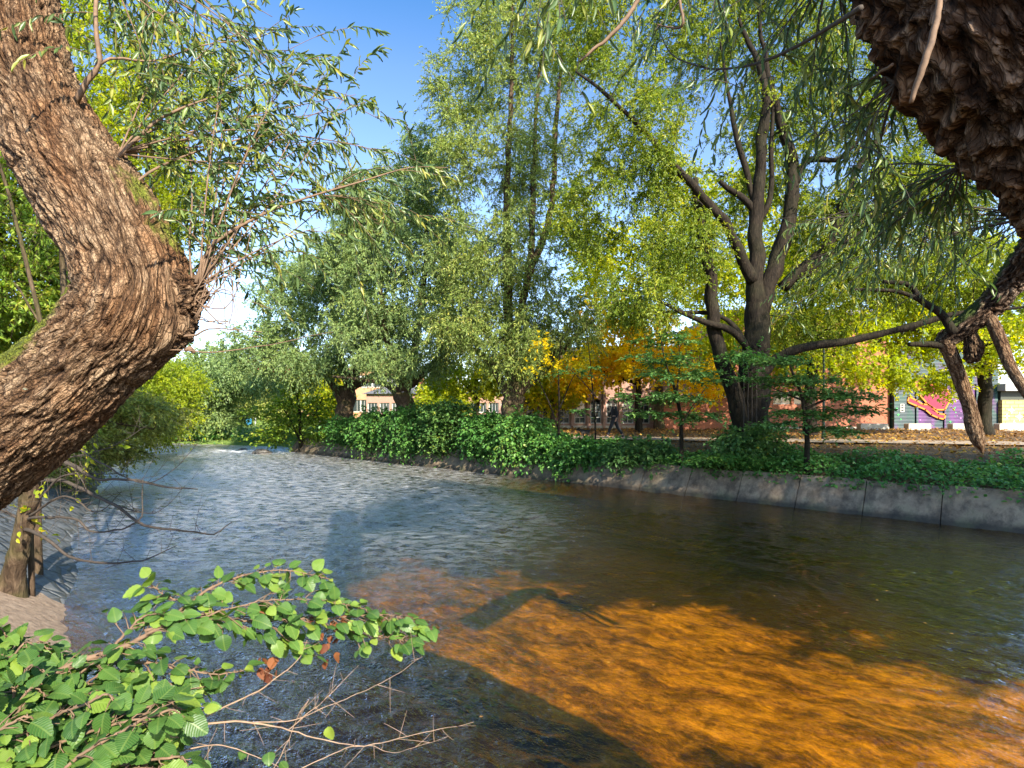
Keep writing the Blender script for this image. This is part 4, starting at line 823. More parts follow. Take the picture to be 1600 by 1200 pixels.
make_tree('maple_tree', 'bright yellow-green maple between the two middle willows', 'tree', [bt(744, 630, 42, .2, (744, 600, 42, .15), (746, 570, 42, .08)), [(744, 620, 42, .1), (715, 590, 42, .05)], [(744, 615, 42, .1), (775, 585, 42, .05)]],
  [(735, 595, 42, 65, 34, 3, 75), (690, 585, 42, 40, 25, 3, 25), (780, 580, 42, 40, 30, 3, 30)], M['lime'], M['bark_mid'], YG, ll=.2, lw=.15, tw=8, per=9, droop=.1, twl=.9)
make_tree('maple_tree', 'lemon yellow maple low behind the tallest willow', 'tree', [bt(862, 640, 40, .18, (862, 600, 40, .14), (864, 560, 40, .07))],
  [(860, 600, 40, 60, 40, 3, 75), (850, 560, 40, 45, 30, 3, 30), (905, 600, 40, 30, 30, 3, 25)], M['lime'], M['bark_mid'], YG, ll=.2, lw=.15, tw=8, per=9, droop=.1, twl=.9, tint_shift=.25)
make_tree('maple_tree', 'lime green maple hanging over the painted shutters', 'tree', [bt(1540, 640, 32, .34, (1540, 560, 32, .3), (1538, 480, 32, .2), (1535, 380, 32, .1)), [(1540, 560, 32, .16), (1470, 520, 31, .1), (1400, 520, 31, .06), (1360, 540, 31, .03)], [(1540, 540, 32, .14), (1590, 500, 32, .1), (1640, 480, 32, .05)]],
  [(1440, 515, 32, 90, 44, 3, 105), (1405, 585, 31, 26, 26, 1.5, 14), (1478, 590, 31, 34, 26, 1.5, 20), (1560, 540, 31.5, 60, 45, 3, 55), (1450, 450, 32, 100, 60, 3, 90), (1590, 440, 32, 70, 90, 3, 60)], M['lime'], M['bark_dark'], YG, ll=.18, lw=.14, tw=8, per=9, droop=.15, twl=.85)
make_tree('maple_tree', 'yellow-green maple behind the red brick corner right of the massive willow', 'tree', [bt(1266, 620, 30, .3, (1267, 570, 30, .24), (1268, 500, 30, .14), (1270, 420, 30, .06)), [(1267, 580, 30, .12), (1310, 550, 30, .07), (1350, 545, 30, .03)], [(1267, 570, 30, .1), (1235, 545, 30, .05)]],
  [(1300, 500, 31, 80, 60, 3, 80), (1250, 560, 31, 50, 40, 2.5, 40), (1340, 570, 31, 50, 28, 2.5, 30), (1250, 430, 31, 80, 50, 3, 55)], M['lime'], M['bark_dark'], YG, ll=.18, lw=.13, tw=8, per=9, droop=.15, twl=.85)
make_tree('maple_tree', 'tall yellowing maple glowing through the gaps left of the massive willow', 'tree', [bt(1030, 600, 40, .3, (1030, 520, 40, .22), (1030, 430, 40, .14), (1030, 340, 40, .05))],
  [(1000, 400, 40, 90, 60, 3, 85), (1060, 330, 40, 70, 70, 3, 60), (940, 430, 40, 60, 50, 3, 45), (1090, 450, 40, 70, 50, 3, 50), (900, 350, 40, 50, 60, 3, 35)], M['lime'], M['bark_mid'], YG, ll=.2, lw=.15, tw=8, per=9, droop=.15, twl=1.1, tint_shift=.05)

make_tree('maple_tree', 'tall yellow-green maple rising behind the stems of the massive willow', 'tree', [bt(1190, 600, 37, .3, (1190, 520, 37, .22), (1190, 430, 37, .14), (1190, 340, 37, .05))],
  [(1160, 440, 37, 70, 60, 3, 70), (1230, 380, 37, 70, 70, 3, 70), (1200, 520, 37, 70, 50, 3, 60), (1120, 540, 37, 50, 50, 3, 45), (1310, 400, 37, 60, 50, 3, 40), (1180, 300, 37, 60, 60, 3, 40)], M['lime'], M['bark_mid'], YG, ll=.19, lw=.14, tw=8, per=9, droop=.15, twl=1.0, tint_shift=.02)

# slender saplings on the near edge of the far bank
SG = 'thin saplings along the top of the embankment'
def sap(label, limbs, blobs, mat='dark', **k):
    blobs = [(*b_[:6], int(b_[6] * .62)) for b_ in blobs]; kw = dict(ll=.13, lw=.085, tw=8, per=9, droop=.15, flat=.82, twl=.62, sides=7, branch_r=.018, tmpl=OVAL, twr=.004); kw.update(k)
    return make_tree('sapling', label, 'tree', limbs, blobs, M[mat], M['bark_dark'], SG, **kw)
sap('pair of thin bare-stemmed saplings rising from the right end of the hedge', [bt(873, 700, 25.6, .07, (874, 640, 25, .05), (873, 590, 25, .035), (876, 530, 25, .015)), bt(878, 690, 25.6, .05, (862, 640, 25, .04), (845, 600, 25, .025), (830, 570, 25, .01)), [(874, 640, 25, .035), (890, 600, 25, .025), (915, 555, 25, .01)]],
    [(870, 560, 25, 50, 35, 1.5, 14), (905, 560, 25, 30, 30, 1, 8)], 'yellow', flat=.3)
sap('thin forked sapling in front of the walking person', [bt(930, 700, 24.4, .045, (930, 660, 24.2, .04), (926, 610, 23.5, .03), (922, 560, 23.5, .02), (915, 500, 23.5, .01)), [(930, 655, 23.5, .03), (940, 622, 23.5, .02), (946, 590, 23.5, .01)], [(931, 620, 23.5, .025), (900, 585, 23.5, .015), (880, 570, 23.5, .008)]],
    [(915, 580, 23.5, 45, 20, 1.3, 9), (895, 640, 23.5, 18, 10, .8, 4), (1010, 582, 23.5, 26, 7, 1, 6)])
sap('dark-leaved sapling in tiers, left of the massive willow trunk', [bt(1064, 700, 21.9, .085, (1062, 650, 21.9, .07), (1052, 600, 21, .05), (1038, 560, 20.5, .03), (1030, 500, 20.5, .012)), [(1062, 670, 20.5, .04), (1078, 640, 20.5, .025), (1100, 610, 20.5, .012)], [(1056, 620, 20.5, .04), (1062, 570, 20.5, .02), (1060, 530, 20.5, .01)]],
    [(1040, 620, 20.5, 75, 10, 1.6, 32), (1070, 588, 20.5, 70, 10, 1.6, 30), (1030, 565, 20.5, 60, 12, 1.4, 24), (1080, 650, 20.5, 55, 9, 1.3, 22), (1050, 530, 20.5, 55, 16, 1.4, 20), (1000, 645, 20.5, 30, 8, 1, 9)])
sap('dark sapling spreading in flat tiers right of the massive willow trunk', [bt(1262, 690, 19, .08, (1258, 650, 19, .06), (1250, 610, 19, .05), (1235, 575, 19, .03), (1225, 540, 19, .012)), [(1256, 640, 19, .05), (1300, 622, 19, .03), (1350, 622, 19, .015), (1375, 630, 19, .008)], [(1253, 625, 19, .04), (1215, 610, 19, .02), (1190, 600, 19, .01)]],
    [(1290, 618, 19, 72, 8, 1.3, 34), (1240, 595, 19, 70, 9, 1.3, 32), (1265, 645, 19, 62, 7, 1.2, 26), (1220, 565, 19, 50, 9, 1.2, 20), (1340, 640, 19, 30, 6, .9, 10), (1230, 665, 18.6, 50, 7, 1, 16), (1310, 672, 18.6, 50, 8, 1, 16)])
sap('leafy green sapling overhanging the far end of the concrete wall', [bt(470, 670, 40, .14, (468, 640, 40, .1), (462, 600, 40, .04)), [(470, 690, 40, .08), (450, 650, 40, .05), (435, 630, 40, .03)], [(470, 680, 40, .08), (490, 650, 40, .05), (505, 620, 40, .03)]],
    [(440, 650, 40, 38, 28, 2, 42), (480, 630, 40, 45, 30, 2, 50), (430, 680, 39.5, 26, 14, 1.4, 18), (500, 660, 39.5, 30, 22, 1.5, 26), (470, 600, 40, 30, 16, 1.6, 18)], 'green', flat=.5, twl=.9, ll=.2, lw=.13, tint_shift=.1, size=1.3)

# knotweed-like shrubs that make the hedge on the embankment
HG = 'dense green shrubs along the top of the embankment'
def wall_d(u):
    k = (u - 800) / 900; t = (12.8 - 14.4 * k) / (.739 + .674 * k); return 14.4 + .674 * t
def shrub(label, u, d, ru, top, bot, n, mat='knot', rd=1.2, group=HG, **k):
    d = max(d, wall_d(u) + 1.7); bot = bot - 20; x = (u - 800) / F * d; c = (top + bot) / 2; rv = (bot - top) / 2
    kw = dict(ll=.17, lw=.115, tw=8, per=8, droop=.35, flat=.35, twl=.8, sides=6, branch_r=.014, tmpl=OVAL, twr=.004, upj=.6); kw.update(k)
    stems = [bt(u + s * ru * .3, bot - rv * .5, d + .3, .014, (u + s * ru * .6, c, d, .010), (u + s * ru * .8, top + rv * .4, d, .005)) for s in (-.9, -.3, .3, .9)]
    return make_tree('shrub', label, 'shrub', stems, [(u, c, d, ru, rv, rd, n), (u - ru * .3, top + rv * .55, d - .2, ru * .6, rv * .45, rd * .8, n // 3)], M[mat], M['branch_dark'], group, **kw)
shrub('leftmost shrub of the hedge, its shoots trailing down the slabs', 548, 34.5, 34, 656, 708, 85)
shrub('broad leafy shrub with arching pale shoots, second from the left end of the hedge', 598, 32, 44, 640, 722, 110, tint_shift=.12, twl=1.1, droop=.5)
shrub('bushy shrub under the forked willow, spilling low over the wall', 655, 30, 46, 632, 732, 115, tint_shift=.05, twl=1.1, droop=.5)
shrub('tall blue-green shrub topping the middle of the hedge', 705, 28.5, 40, 622, 735, 120, 'dark', tint_shift=.1, flat=.7)
shrub('shrub in front of the tallest willow trunk, low and dark at its foot', 765, 27, 44, 648, 738, 120)
shrub('bright green rounded shrub right of the tallest willow trunk', 822, 25.3, 44, 646, 744, 105, tint_shift=.18, twl=1.0, droop=.5)
shrub('low shrub at the right end of the hedge with sunlit leaves', 868, 24, 28, 680, 742, 60, tint_shift=.15)
shrub('low sprawling shrub beneath the thin forked sapling', 925, 22.6, 55, 692, 752, 85, 'knot', tint_shift=.02, rd=1.0)
shrub('low dark shrub beneath the tiered sapling', 1010, 21, 50, 690, 752, 60, 'dark', rd=.9)
shrub('flat bright-leaved bush reaching out over the slabs below the massive willow', 1180, 18.0, 108, 708, 748, 150, 'knot', rd=.9, flat=.9, ll=.12, lw=.08, twl=.45, tint_shift=.2, droop=.25)
shrub('leafy ivy bush climbing round the foot of the massive willow', 1172, 21.0, 44, 676, 726, 50, 'dark', rd=.8, ll=.14, lw=.11, tint_shift=.12)
shrub('bright green shoots climbing the fork of the massive willow', 1172, 21.2, 40, 548, 580, 10, 'knot', rd=.9, ll=.13, lw=.09, tint_shift=.1, flat=.7)

# ivy and ground elder on the slope: uncountable
def scatter_cover(name, n, xr, yr, cond, mat, ll, lw, hfun, label, flat=.5, tint=0.0, tmpl=OVAL):
    x = rng.uniform(*xr, n * 6); y = rng.uniform(*yr, n * 6); lr, l2 = river_sd(x, y); k = cond(x, y, lr, l2); x = x[k][:n]; y = y[k][:n]
    z = np.maximum(ground_z(x, y), np.where((lr[k][:n] > 0) & (lr[k][:n] < .95), -.48 + (lr[k][:n] + .2) / 1.02 * 1.46, -9)) + hfun(x, y) * rng.random(len(x)) ** .6
    pos = np.stack([x, y, z], 1); m_ = len(x); ax = norm(rdir(m_) * (1, 1, .4) + np.array([-.2, -.35, -.1])); l_ = ll * (.6 + .7 * rng.random(m_))
    cl_ = vnoise(pos * .9, 5) * .25 + .25
    V, q, tt = leaves(pos, ax, rdir(m_) * .6 + np.array([0, -.3, 1.0]), l_, l_ * lw / ll, tmpl, np.clip(rng.random(m_) * .6 + cl_ + tint, 0, 1))
    return props(mesh(name, V, q, mat, None, {'tint': ('FACE', 'FLOAT', tt)}), label, kind='stuff')
hm = lambda x, y: .10 + .38 * np.clip(.5 + vnoise(np.stack([x * .8, y * .8, 0 * x], 1), 14), 0, 1)
scatter_cover('ivy', 42000, (0, 30), (-2, 30), lambda x, y, lr, l2: (lr > .58) & (lr < 3.0 + 1.0 * vnoise(np.stack([x * .5, y * .5, 0 * x], 1), 15) + np.clip((x - 6) * .1, 0, 1.0)) & (y < 26), M['knot'], .12, .09, hm, 'dark green ground cover spilling over the top of the concrete wall', tint=-.05)
scatter_cover('weeds', 9000, (-18, 1), (24, 44), lambda x, y, lr, l2: (lr > .5) & (lr < 3), M['green'], .16, .09, hm, 'low weeds behind the hedge')
scatter_cover('fallen_leaves', 16000, (-6, 40), (14, 42), lambda x, y, lr, l2: (lr > 2.2) & (y < 41), M['litter'], .13, .11, lambda x, y: .0 * x + .10, 'brown and golden fallen leaves on the ground by the path', tmpl=KITE)
scatter_cover('grass', 26000, (-36, 6), (42, 90), lambda x, y, lr, l2: (lr > .8) & (l2 < 0), M['green'], .30, .05, lambda x, y: .12 + 0 * x, 'short grass of the lawn beyond the bend', tint=.25, tmpl=KITE)
scatter_cover('undergrowth', 26000, (-50, -4), (4, 46), lambda x, y, lr, l2: (l2 > 2.2) & (l2 < 9) & (x < -y * .62 - 3), M['green'], .17, .11, lambda x, y: .5 + .3 * np.sin(x * 1.3), 'mixed green undergrowth on the left bank above the paving', tint=.12)
scatter_cover('shore_plants', 9000, (-60, -17), (44, 64), lambda x, y, lr, l2: (lr > .2) & (lr < 3) & (vnoise(np.stack([x * .5, y * .5, 0 * x], 1), 5) > -.2), M['knot'], .25, .13, lambda x, y: .5 + 0 * x, 'low green plants along the far shore', tint=.1)

# trees of the left bank
LG = 'leafy trees on the left bank'
make_tree('bank_tree', 'bright green tree behind the elbow of the leaning trunk', 'tree', [bt(-60, 700, 13, .3, (-30, 500, 13, .22), (0, 300, 13, .12), (20, 100, 13, .05)), [(-20, 430, 13, .1), (60, 380, 13, .07), (110, 300, 13, .03)]],
  [(30, 380, 13, 90, 110, 2.2, 150), (0, 520, 13, 90, 60, 2, 90), (90, 470, 13, 60, 60, 2, 60), (60, 250, 13, 70, 80, 2, 60)], M['green'], M['bark_mid'], LG, ll=.12, lw=.055, tw=8, per=9, droop=.3, twl=.55, tint_shift=.22)
make_tree('bank_tree', 'tall yellow-green tree glowing behind the upper leaning trunk', 'tree', [bt(20, 700, 17, .3, (100, 500, 17, .22), (190, 300, 17, .16), (220, 100, 17, .1), (230, -60, 17, .04)), [(180, 350, 17, .1), (260, 250, 17, .06), (320, 190, 17, .03)], [(165, 430, 17, .1), (240, 400, 17, .06), (290, 330, 17, .03)]],
  [(190, 60, 17, 90, 100, 2.8, 75), (230, 220, 17, 80, 90, 2.8, 75), (245, 370, 17, 70, 70, 2.5, 50), (130, 150, 17, 70, 90, 2.5, 50), (330, 120, 17, 55, 70, 2.2, 22), (170, 520, 17, 80, 60, 2.4, 60), (290, 300, 17, 40, 60, 2, 20)], M['lime'], M['bark_mid'], LG, ll=.13, lw=.055, tw=8, per=10, droop=.35, twl=.7, tint_shift=-.08)
make_tree('bank_tree', 'pale green tree overhanging the paved bank and the water', 'tree', [bt(60, 700, 22, .25, (110, 640, 22, .18), (170, 600, 22, .1), (240, 590, 22, .05)), [(110, 640, 22, .12), (180, 660, 22, .07), (240, 670, 22, .03)]],
  [(130, 620, 22, 80, 50, 2.5, 85), (200, 650, 23, 75, 36, 2.5, 75), (110, 690, 21, 60, 30, 2, 50), (70, 730, 19, 50, 26, 2, 40), (170, 705, 23, 50, 16, 1.6, 30)], M['far'], M['bark_mid'], LG, ll=.15, lw=.08, tw=8, per=9, droop=.4, twl=.75, tint_shift=.3, flat=.4)
make_tree('bank_tree', 'pale feathery tree farther along the left bank', 'tree', [bt(180, 640, 36, .3, (200, 600, 36, .2), (220, 560, 36, .1))],
  [(215, 600, 36, 60, 45, 4, 75), (250, 640, 37, 45, 38, 3, 60), (160, 600, 36, 60, 50, 4, 60), (280, 600, 38, 40, 30, 3, 35), (230, 675, 38, 45, 14, 2, 24)], M['lime'], M['bark_mid'], LG, ll=.2, lw=.10, tw=8, per=10, droop=.3, twl=1.1, tint_shift=-.15)
for lab, l in (('thin bare pole-like stem crossing the greenery left of the leaning trunk', [bt(50, 700, 9, .035, (85, 620, 9, .034), (66, 510, 9, .032), (45, 420, 9, .03), (22, 330, 9, .026), (0, 260, 9, .02), (-20, 200, 9, .01))]),
               ('short pale stem standing between the moss and the elbow of the trunk', [bt(60, 700, 10, .055, (100, 600, 10, .055), (101, 470, 10, .05), (97, 400, 10, .045), (95, 330, 10, .03), (90, 240, 10, .015))])):
    make_tree('bank_tree', lab, 'tree', l + [[(66, 510, 9, .02), (30, 450, 9, .012), (20, 440, 9, .006)]][:1 if 'pole' in lab else 0], [(30, 330, 9.4, 60, 80, 1, 12)] if 'pole' in lab else [(95, 250, 10, 40, 60, 1, 12)], M['green'], M['bark_mid'], LG, ll=.09, lw=.04, tw=6, per=7, twl=.3, tint_shift=.2, branch_r=.012, sides=8)

# far shore trees and park trees beyond
FG = 'trees on the far shore of the bend'
make_tree('shore_tree', 'dark green tree with a slanting trunk at the water of the bend', 'tree', [bt(334, 680, 51, .42, (340, 655, 51, .34), (344, 620, 51, .26), (346, 570, 51, .14), (350, 530, 51, .05)), [(342, 640, 51, .2), (370, 610, 50, .14), (410, 605, 49, .08)], [(343, 630, 51, .2), (310, 605, 51, .13), (285, 590, 51, .06)]],
  [(335, 610, 51, 42, 34, 4, 75), (375, 590, 50, 45, 28, 4, 65), (300, 590, 51, 40, 26, 4, 50), (350, 560, 51, 40, 26, 4, 45), (345, 650, 50, 36, 20, 3, 36), (420, 600, 49, 30, 20, 3, 28)], M['willow_blue'], M['bark_dark'], FG, ll=.26, lw=.11, tw=8, per=10, twl=1.2, droop=.35)
make_tree('shore_tree', 'small bluish tree left of the slanting one on the far shore', 'tree', [bt(279, 680, 52, .3, (280, 660, 52, .24), (278, 620, 52, .14), (276, 590, 52, .05))],
  [(275, 635, 52, 32, 32, 3, 60), (300, 655, 52, 24, 20, 3, 28), (255, 650, 52, 22, 22, 3, 24)], M['willow_blue'], M['bark_dark'], FG, ll=.25, lw=.11, tw=8, per=10, twl=1.1, droop=.35, tint_shift=.05)
pk = [('pale yellow-green park tree at the left of the far shore', 235, 62, 45, 575, 660, 'far', .1), ('soft green park tree over the middle of the bend', 300, 72, 45, 560, 660, 'far', 0), ('light green park tree below the red roofs', 372, 80, 50, 588, 655, 'far', .1),
      ('round pale park tree at the edge of the lawn', 425, 74, 36, 585, 655, 'far', .2), ('yellow park tree seen past the farthest willow trunk', 500, 66, 32, 575, 640, 'lime', .1), ('tall soft green tree behind the red-tiled roofs', 450, 105, 55, 560, 640, 'far', 0),
      ('orange-tinged tree in front of the peach house', 520, 78, 22, 600, 650, 'yellow', .1), ('distant dark green tree at the far left edge of the river', 170, 70, 55, 560, 665, 'willow', 0), ('yellow-green tree in front of the long pink building', 690, 62, 30, 605, 650, 'lime', .1),
      ('distant tree filling the left bank skyline', 90, 60, 60, 520, 665, 'green', .2), ('distant tree behind the leaning trunk', -20, 55, 80, 480, 665, 'green', .2)]
for lab, u, d, ru, top, bot, mt, ts in pk:
    c = (top + bot) / 2; rv = (bot - top) / 2
    make_tree('park_tree', lab, 'tree', [bt(u, c + rv * .6, d, .35, (u, c, d, .25), (u + 3, top + rv * .4, d, .08))], [(u, c - 4, d, ru, rv, ru / F * d * .8, 110), (u + ru * .3, c + rv * .3, d - 2, ru * .6, rv * .5, 2, 30)], M[mt], M['bark_mid'], 'park trees beyond the bend', ll=.42, lw=.2, tw=7, per=8, twl=1.6, droop=.3, tint_shift=ts, size=1.2)

# ------------------------------------------------------------------ buildings
def brick(name, c1, c2, mortar, sc=1.0):
    m, t, N, L, b = newmat(name); g = geo(N)
    cb = N.new('ShaderNodeCombineXYZ'); sp = N.new('ShaderNodeSeparateXYZ'); L.new(g, sp.inputs[0]); L.new(mathn(N, L, 'ADD', sp.outputs[0], sp.outputs[1]), cb.inputs[0]); L.new(sp.outputs[2], cb.inputs[1])
    br = N.new('ShaderNodeTexBrick'); br.inputs['Scale'].default_value = sc; br.inputs['Brick Width'].default_value = .25; br.inputs['Row Height'].default_value = .08; br.inputs['Mortar Size'].default_value = .006 if sc == 1 else .012
    br.inputs['Color1'].default_value = (*c1, 1); br.inputs['Color2'].default_value = (*c2, 1); br.inputs['Mortar'].default_value = (*mortar, 1); L.new(cb.outputs[0], br.inputs['Vector'])
    n = noise(N, L, g, 1.2, 5, .6); c = mixc(N, L, n, br.outputs[0], (.5, .5, .5), 'SOFT_LIGHT'); L.new(c, b.inputs['Base Color']); b.inputs['Roughness'].default_value = .85
    L.new(bump(N, L, br.outputs['Fac'], -.5, .01), b.inputs['Normal']); return m
M['brick_red'] = brick('red_brick', (.42, .13, .06), (.34, .10, .05), (.30, .22, .17))
M['brick_pink'] = brick('pinkish_brick', (.42, .23, .18), (.34, .18, .14), (.42, .35, .30))
M['peach'] = plain('peach_render', (.50, .28, .16), .85, .08, 2)
M['pink'] = plain('pink_render', (.38, .22, .17), .85, .08, 2)
M['stone'] = plain('pale_stone', (.48, .44, .37), .85, .2, 5)
M['frame_white'] = plain('white_frame', (.50, .50, .48), .5, .05)
M['tile'] = plain('red_roof_tile', (.40, .13, .06), .8, .25, 3)
M['slate'] = plain('grey_roof', (.14, .14, .15), .7, .2, 3)
m, t, N, L, b = newmat('window_glass'); b.inputs['Base Color'].default_value = (.04, .055, .06, 1); b.inputs['Roughness'].default_value = .06; b.inputs['Specular IOR Level'].default_value = .8
L.new(bump(N, L, noise(N, L, geo(N), 1.5, 2), .15, .05), b.inputs['Normal']); M['glass'] = m
def wall_with_holes(x0, x1, z0, z1, y, th, holes):
    """front face is at y; holes are (x0,x1,z0,z1), cut through"""
    xs = sorted({x0, x1, *[h[0] for h in holes], *[h[1] for h in holes]}); mb = MB()
    for a, b_ in zip(xs[:-1], xs[1:]):
        cols = [h for h in holes if h[0] <= a + 1e-6 and h[1] >= b_ - 1e-6]; z = z0
        for h in sorted(cols, key=lambda h: h[2]):
            if h[2] > z: mb.box((a, y, z), (b_, y + th, h[2]))
            z = h[3]
        if z < z1: mb.box((a, y, z), (b_, y + th, z1))
    return mb
def window(par, x0, x1, z0, z1, y, cols=2, rows=3, arch=False, fw=.06):
    f = MB(); yy = y + .12
    f.box((x0, yy, z0), (x0 + fw, yy + .06, z1)); f.box((x1 - fw, yy, z0), (x1, yy + .06, z1)); f.box((x0 + fw, yy, z0), (x1 - fw, yy + .06, z0 + fw)); f.box((x0 + fw, yy, z1 - fw), (x1 - fw, yy + .06, z1))
    for k in range(1, cols): x = x0 + (x1 - x0) * k / cols; f.box((x - .02, yy + .005, z0 + fw), (x + .02, yy + .05, z1 - fw))
    for k in range(1, rows): z = z0 + (z1 - z0) * k / rows; f.box((x0 + fw, yy + .008, z - .02), (x1 - fw, yy + .047, z + .02))
    o = f.build('window', M['frame_white'], par); g_ = MB(); g_.box((x0 + fw, yy + .02, z0 + fw), (x1 - fw, yy + .035, z1 - fw)); g_.build('pane', M['glass'], o); return o
BY = 42.0; bz = 1.6
def bu(u): return (u - 800) / F * BY
BB = thing('brick_hall', 'long brick hall with tall arched windows and brick pilasters behind the maples', 'building', (bu(950), BY, bz))
hx0, hx1, top_ = bu(815), bu(1130), bz + 5.6
holes = []; x = hx0 + .35
while x + 1.0 < bu(1028): holes.append((x, x + .8, bz + .35, bz + 2.15)); x += 1.17
wall_with_holes(hx0, hx1, bz - .4, top_, BY, .35, holes).build('wall', M['brick_pink'], BB)
pil = MB()
for h in holes:
    pil = MB(); pil.box((h[0] - .27, BY - .14, bz - .4), (h[0] - .10, BY + .003, bz + 3.1)); pil.build('pilaster', M['brick_pink'], BB)
    n = 7; arc = [(h[0] + .4 - .46 * math.cos(k / n * math.pi), bz + 2.02 + .34 * math.sin(k / n * math.pi)) for k in range(n + 1)]
    pil = MB(); pil.poly([(h[0] - .06, bz + 2.5)] + [(h[0] - .06, bz + 2.0), (h[0], bz + 2.0)] + [(h[0] + .4 - .4 * math.cos(k / n * math.pi), bz + 1.85 + .3 * math.sin(k / n * math.pi)) for k in range(n + 1)] + [(h[1], bz + 2.0), (h[1] + .06, bz + 2.0), (h[1] + .06, bz + 2.5)], BY - .05, BY + .06)
    pil.build('arch', M['brick_pink'], BB); window(BB, *h, BY, 2, 4)
mb = MB(); mb.box((hx0, BY - .06, bz - .3), (bu(1010), BY - .003, bz + .2)); mb.build('plinth', M['stone'], BB)
mb = MB(); mb.box((hx0 - .2, BY - .3, top_), (hx1, BY + 9, top_ + .3)); mb.build('roof', M['slate'], BB)
mb = MB(); mb.box((hx0 + .01, BY + .35, bz - .4), (hx1 - .01, BY + 9, top_ - .003)); mb.build('side_wall', M['brick_pink'], BB)
# low red annex
AX = thing('brick_annex', 'low bright red brick annex in sunlight left of the massive willow', 'building', (bu(1075), BY - 1.6, bz))
wall_with_holes(bu(1022), bu(1135), bz - .3, bz + 2.2, BY - 2.0, 1.9, []).build('wall', M['brick_red'], AX)
mb = MB(); mb.box((bu(1022) - .1, BY - 2.1, bz + 2.2), (bu(1135) + .1, BY - .05, bz + 2.34)); mb.build('roof', M['slate'], AX)
# the tall red block
TB = thing('brick_block', 'tall red brick block behind the massive willow, with a row of pale ribbon windows', 'building', (bu(1260), BY, bz))
rx0, rx1, rt = bu(1136), bu(1384), bz + 8.2
holes = [(bu(1140) + k * 1.5, bu(1140) + k * 1.5 + 1.3, bz + 1.75, bz + 2.65) for k in range(4)] + [(bu(1150) + k * 2.4, bu(1150) + k * 2.4 + 1.3, bz + z_, bz + z_ + 1.5) for k in range(4) for z_ in (5.0,)]
wall_with_holes(rx0, rx1, bz - .4, rt, BY - .4, .35, holes).build('wall', M['brick_red'], TB)
for h in holes: window(TB, *h, BY - .4, 2, 1)
mb = MB(); mb.box((rx0 + .01, BY - .05, bz - .4), (rx1 - .01, BY + 12, rt - .003)); mb.build('side_wall', M['brick_red'], TB)
mb = MB(); mb.box((rx0 - .2, BY - .6, rt), (rx1 + .15, BY + 12.2, rt + .35)); mb.build('roof', M['slate'], TB)
mb = MB(); mb.box((rx0, BY - .5, bz - .4), (rx1 - .05, BY - .403, bz + .12)); mb.build('plinth', M['stone'], TB)
# mural building: painted shutters
def galaxy(name, c1, c2, c3, sc=.7):
    m, t, N, L, b = newmat(name); g = geo(N); sp = N.new('ShaderNodeSeparateXYZ'); L.new(g, sp.inputs[0])
    n = noise(N, L, g, sc, 3, .5, .3); c = ramp(N, L, n, [(.36, c1), (.48, c2), (.62, c3)]).outputs[0]
    L.new(c, b.inputs['Base Color']); b.inputs['Roughness'].default_value = .5
    wv_ = mathn(N, L, 'SINE', mathn(N, L, 'MULTIPLY', sp.outputs[2], 62)); L.new(bump(N, L, wv_, .5, .02), b.inputs['Normal']); return m
M['gal1'] = galaxy('galaxy_paint_purple', (.05, .012, .09), (.12, .02, .17), (.012, .05, .06)); M['gal2'] = galaxy('galaxy_paint_green', (.012, .04, .05), (.01, .065, .055), (.06, .015, .10))
def flat(name, col, rough=.6): return plain(name, col, rough, .1, 6, .05)
M['mag'] = flat('magenta_paint', (.25, .012, .05)); M['ora'] = flat('orange_paint', (.70, .22, .015)); M['star_g'] = flat('green_star_paint', (.10, .75, .15)); M['star_p'] = flat('pink_star_paint', (.85, .35, .85)); M['star_w'] = flat('pale_blue_star_paint', (.75, .85, .95)); M['tagy'] = flat('yellow_green_paint', (.45, .45, .03)); M['tagd'] = flat('dark_paint', (.04, .05, .04))
MU = thing('mural_building', 'flat-roofed building with shutters painted as a purple and green starry sky', 'building', (bu(1450), BY - .5, bz))
mx0, mx1 = bu(1386), bu(1545); my = BY - .8; mt_ = bz + 5.8
holes = [(bu(1405), bu(1420), bz - .1, bz + 3.2), (bu(1423), bu(1463), bz - .1, bz + 3.2), (bu(1465.5), bu(1512), bz - .1, bz + 3.2)]
mb = wall_with_holes(mx0, mx1, bz - .4, mt_, my, .3, holes); mb.build('wall', M['gal2'], MU)
for k, h in enumerate(holes):
    mb = MB(); z = h[2]
    while z < h[3] - .01: mb.box((h[0], my + .10, z), (h[1], my + .16, min(z + .095, h[3]))); z += .1
    mb.build('shutter', M['gal1'] if k else M['gal2'], MU)
mb = MB(); mb.box((mx0 - .1, my - .2, mt_), (mx1 + .1, my + 8, mt_ + .3)); mb.build('roof', M['slate'], MU)
mb = MB(); mb.box((mx0 + .01, my + .3, bz - .4), (mx1 - .01, my + 8, mt_ - .003)); mb.build('side_wall', M['gal2'], MU)
# painted stars (small four-pointed marks) and the magenta figure with an orange outline
def star(mb, x, z, r, y, k=4):
    pts = []
    for i in range(2 * k):
        a = i * math.pi / k; q = r if i % 2 == 0 else r * .28; pts.append((x + q * math.sin(a), z + q * math.cos(a)))
    mb.poly(pts, y - .012, y)
for mt2, n in (('star_g', 16), ('star_p', 20)):
    mb = MB()
    for _ in range(n): star(mb, random.uniform(bu(1424), bu(1510)), random.uniform(bz + .15, bz + 3.0), random.uniform(.04, .11), my + .10)
    mb.build('painted_stars', M[mt2], MU)
mb = MB()
for u_, v_, r_ in ((1392, 648, .12), (1396, 655, .08), (1390, 638, .07), (1394, 560, .2), (1392, 575, .15), (1400, 548, .1)): star(mb, bu(u_), EYE - (v_ - HZ) / F * my, r_, my)
mb.build('painted_stars', M['star_g'], MU)
def uvp(l): return [((u - 800) / F * my, EYE - (v - HZ) / F * my) for u, v in l]
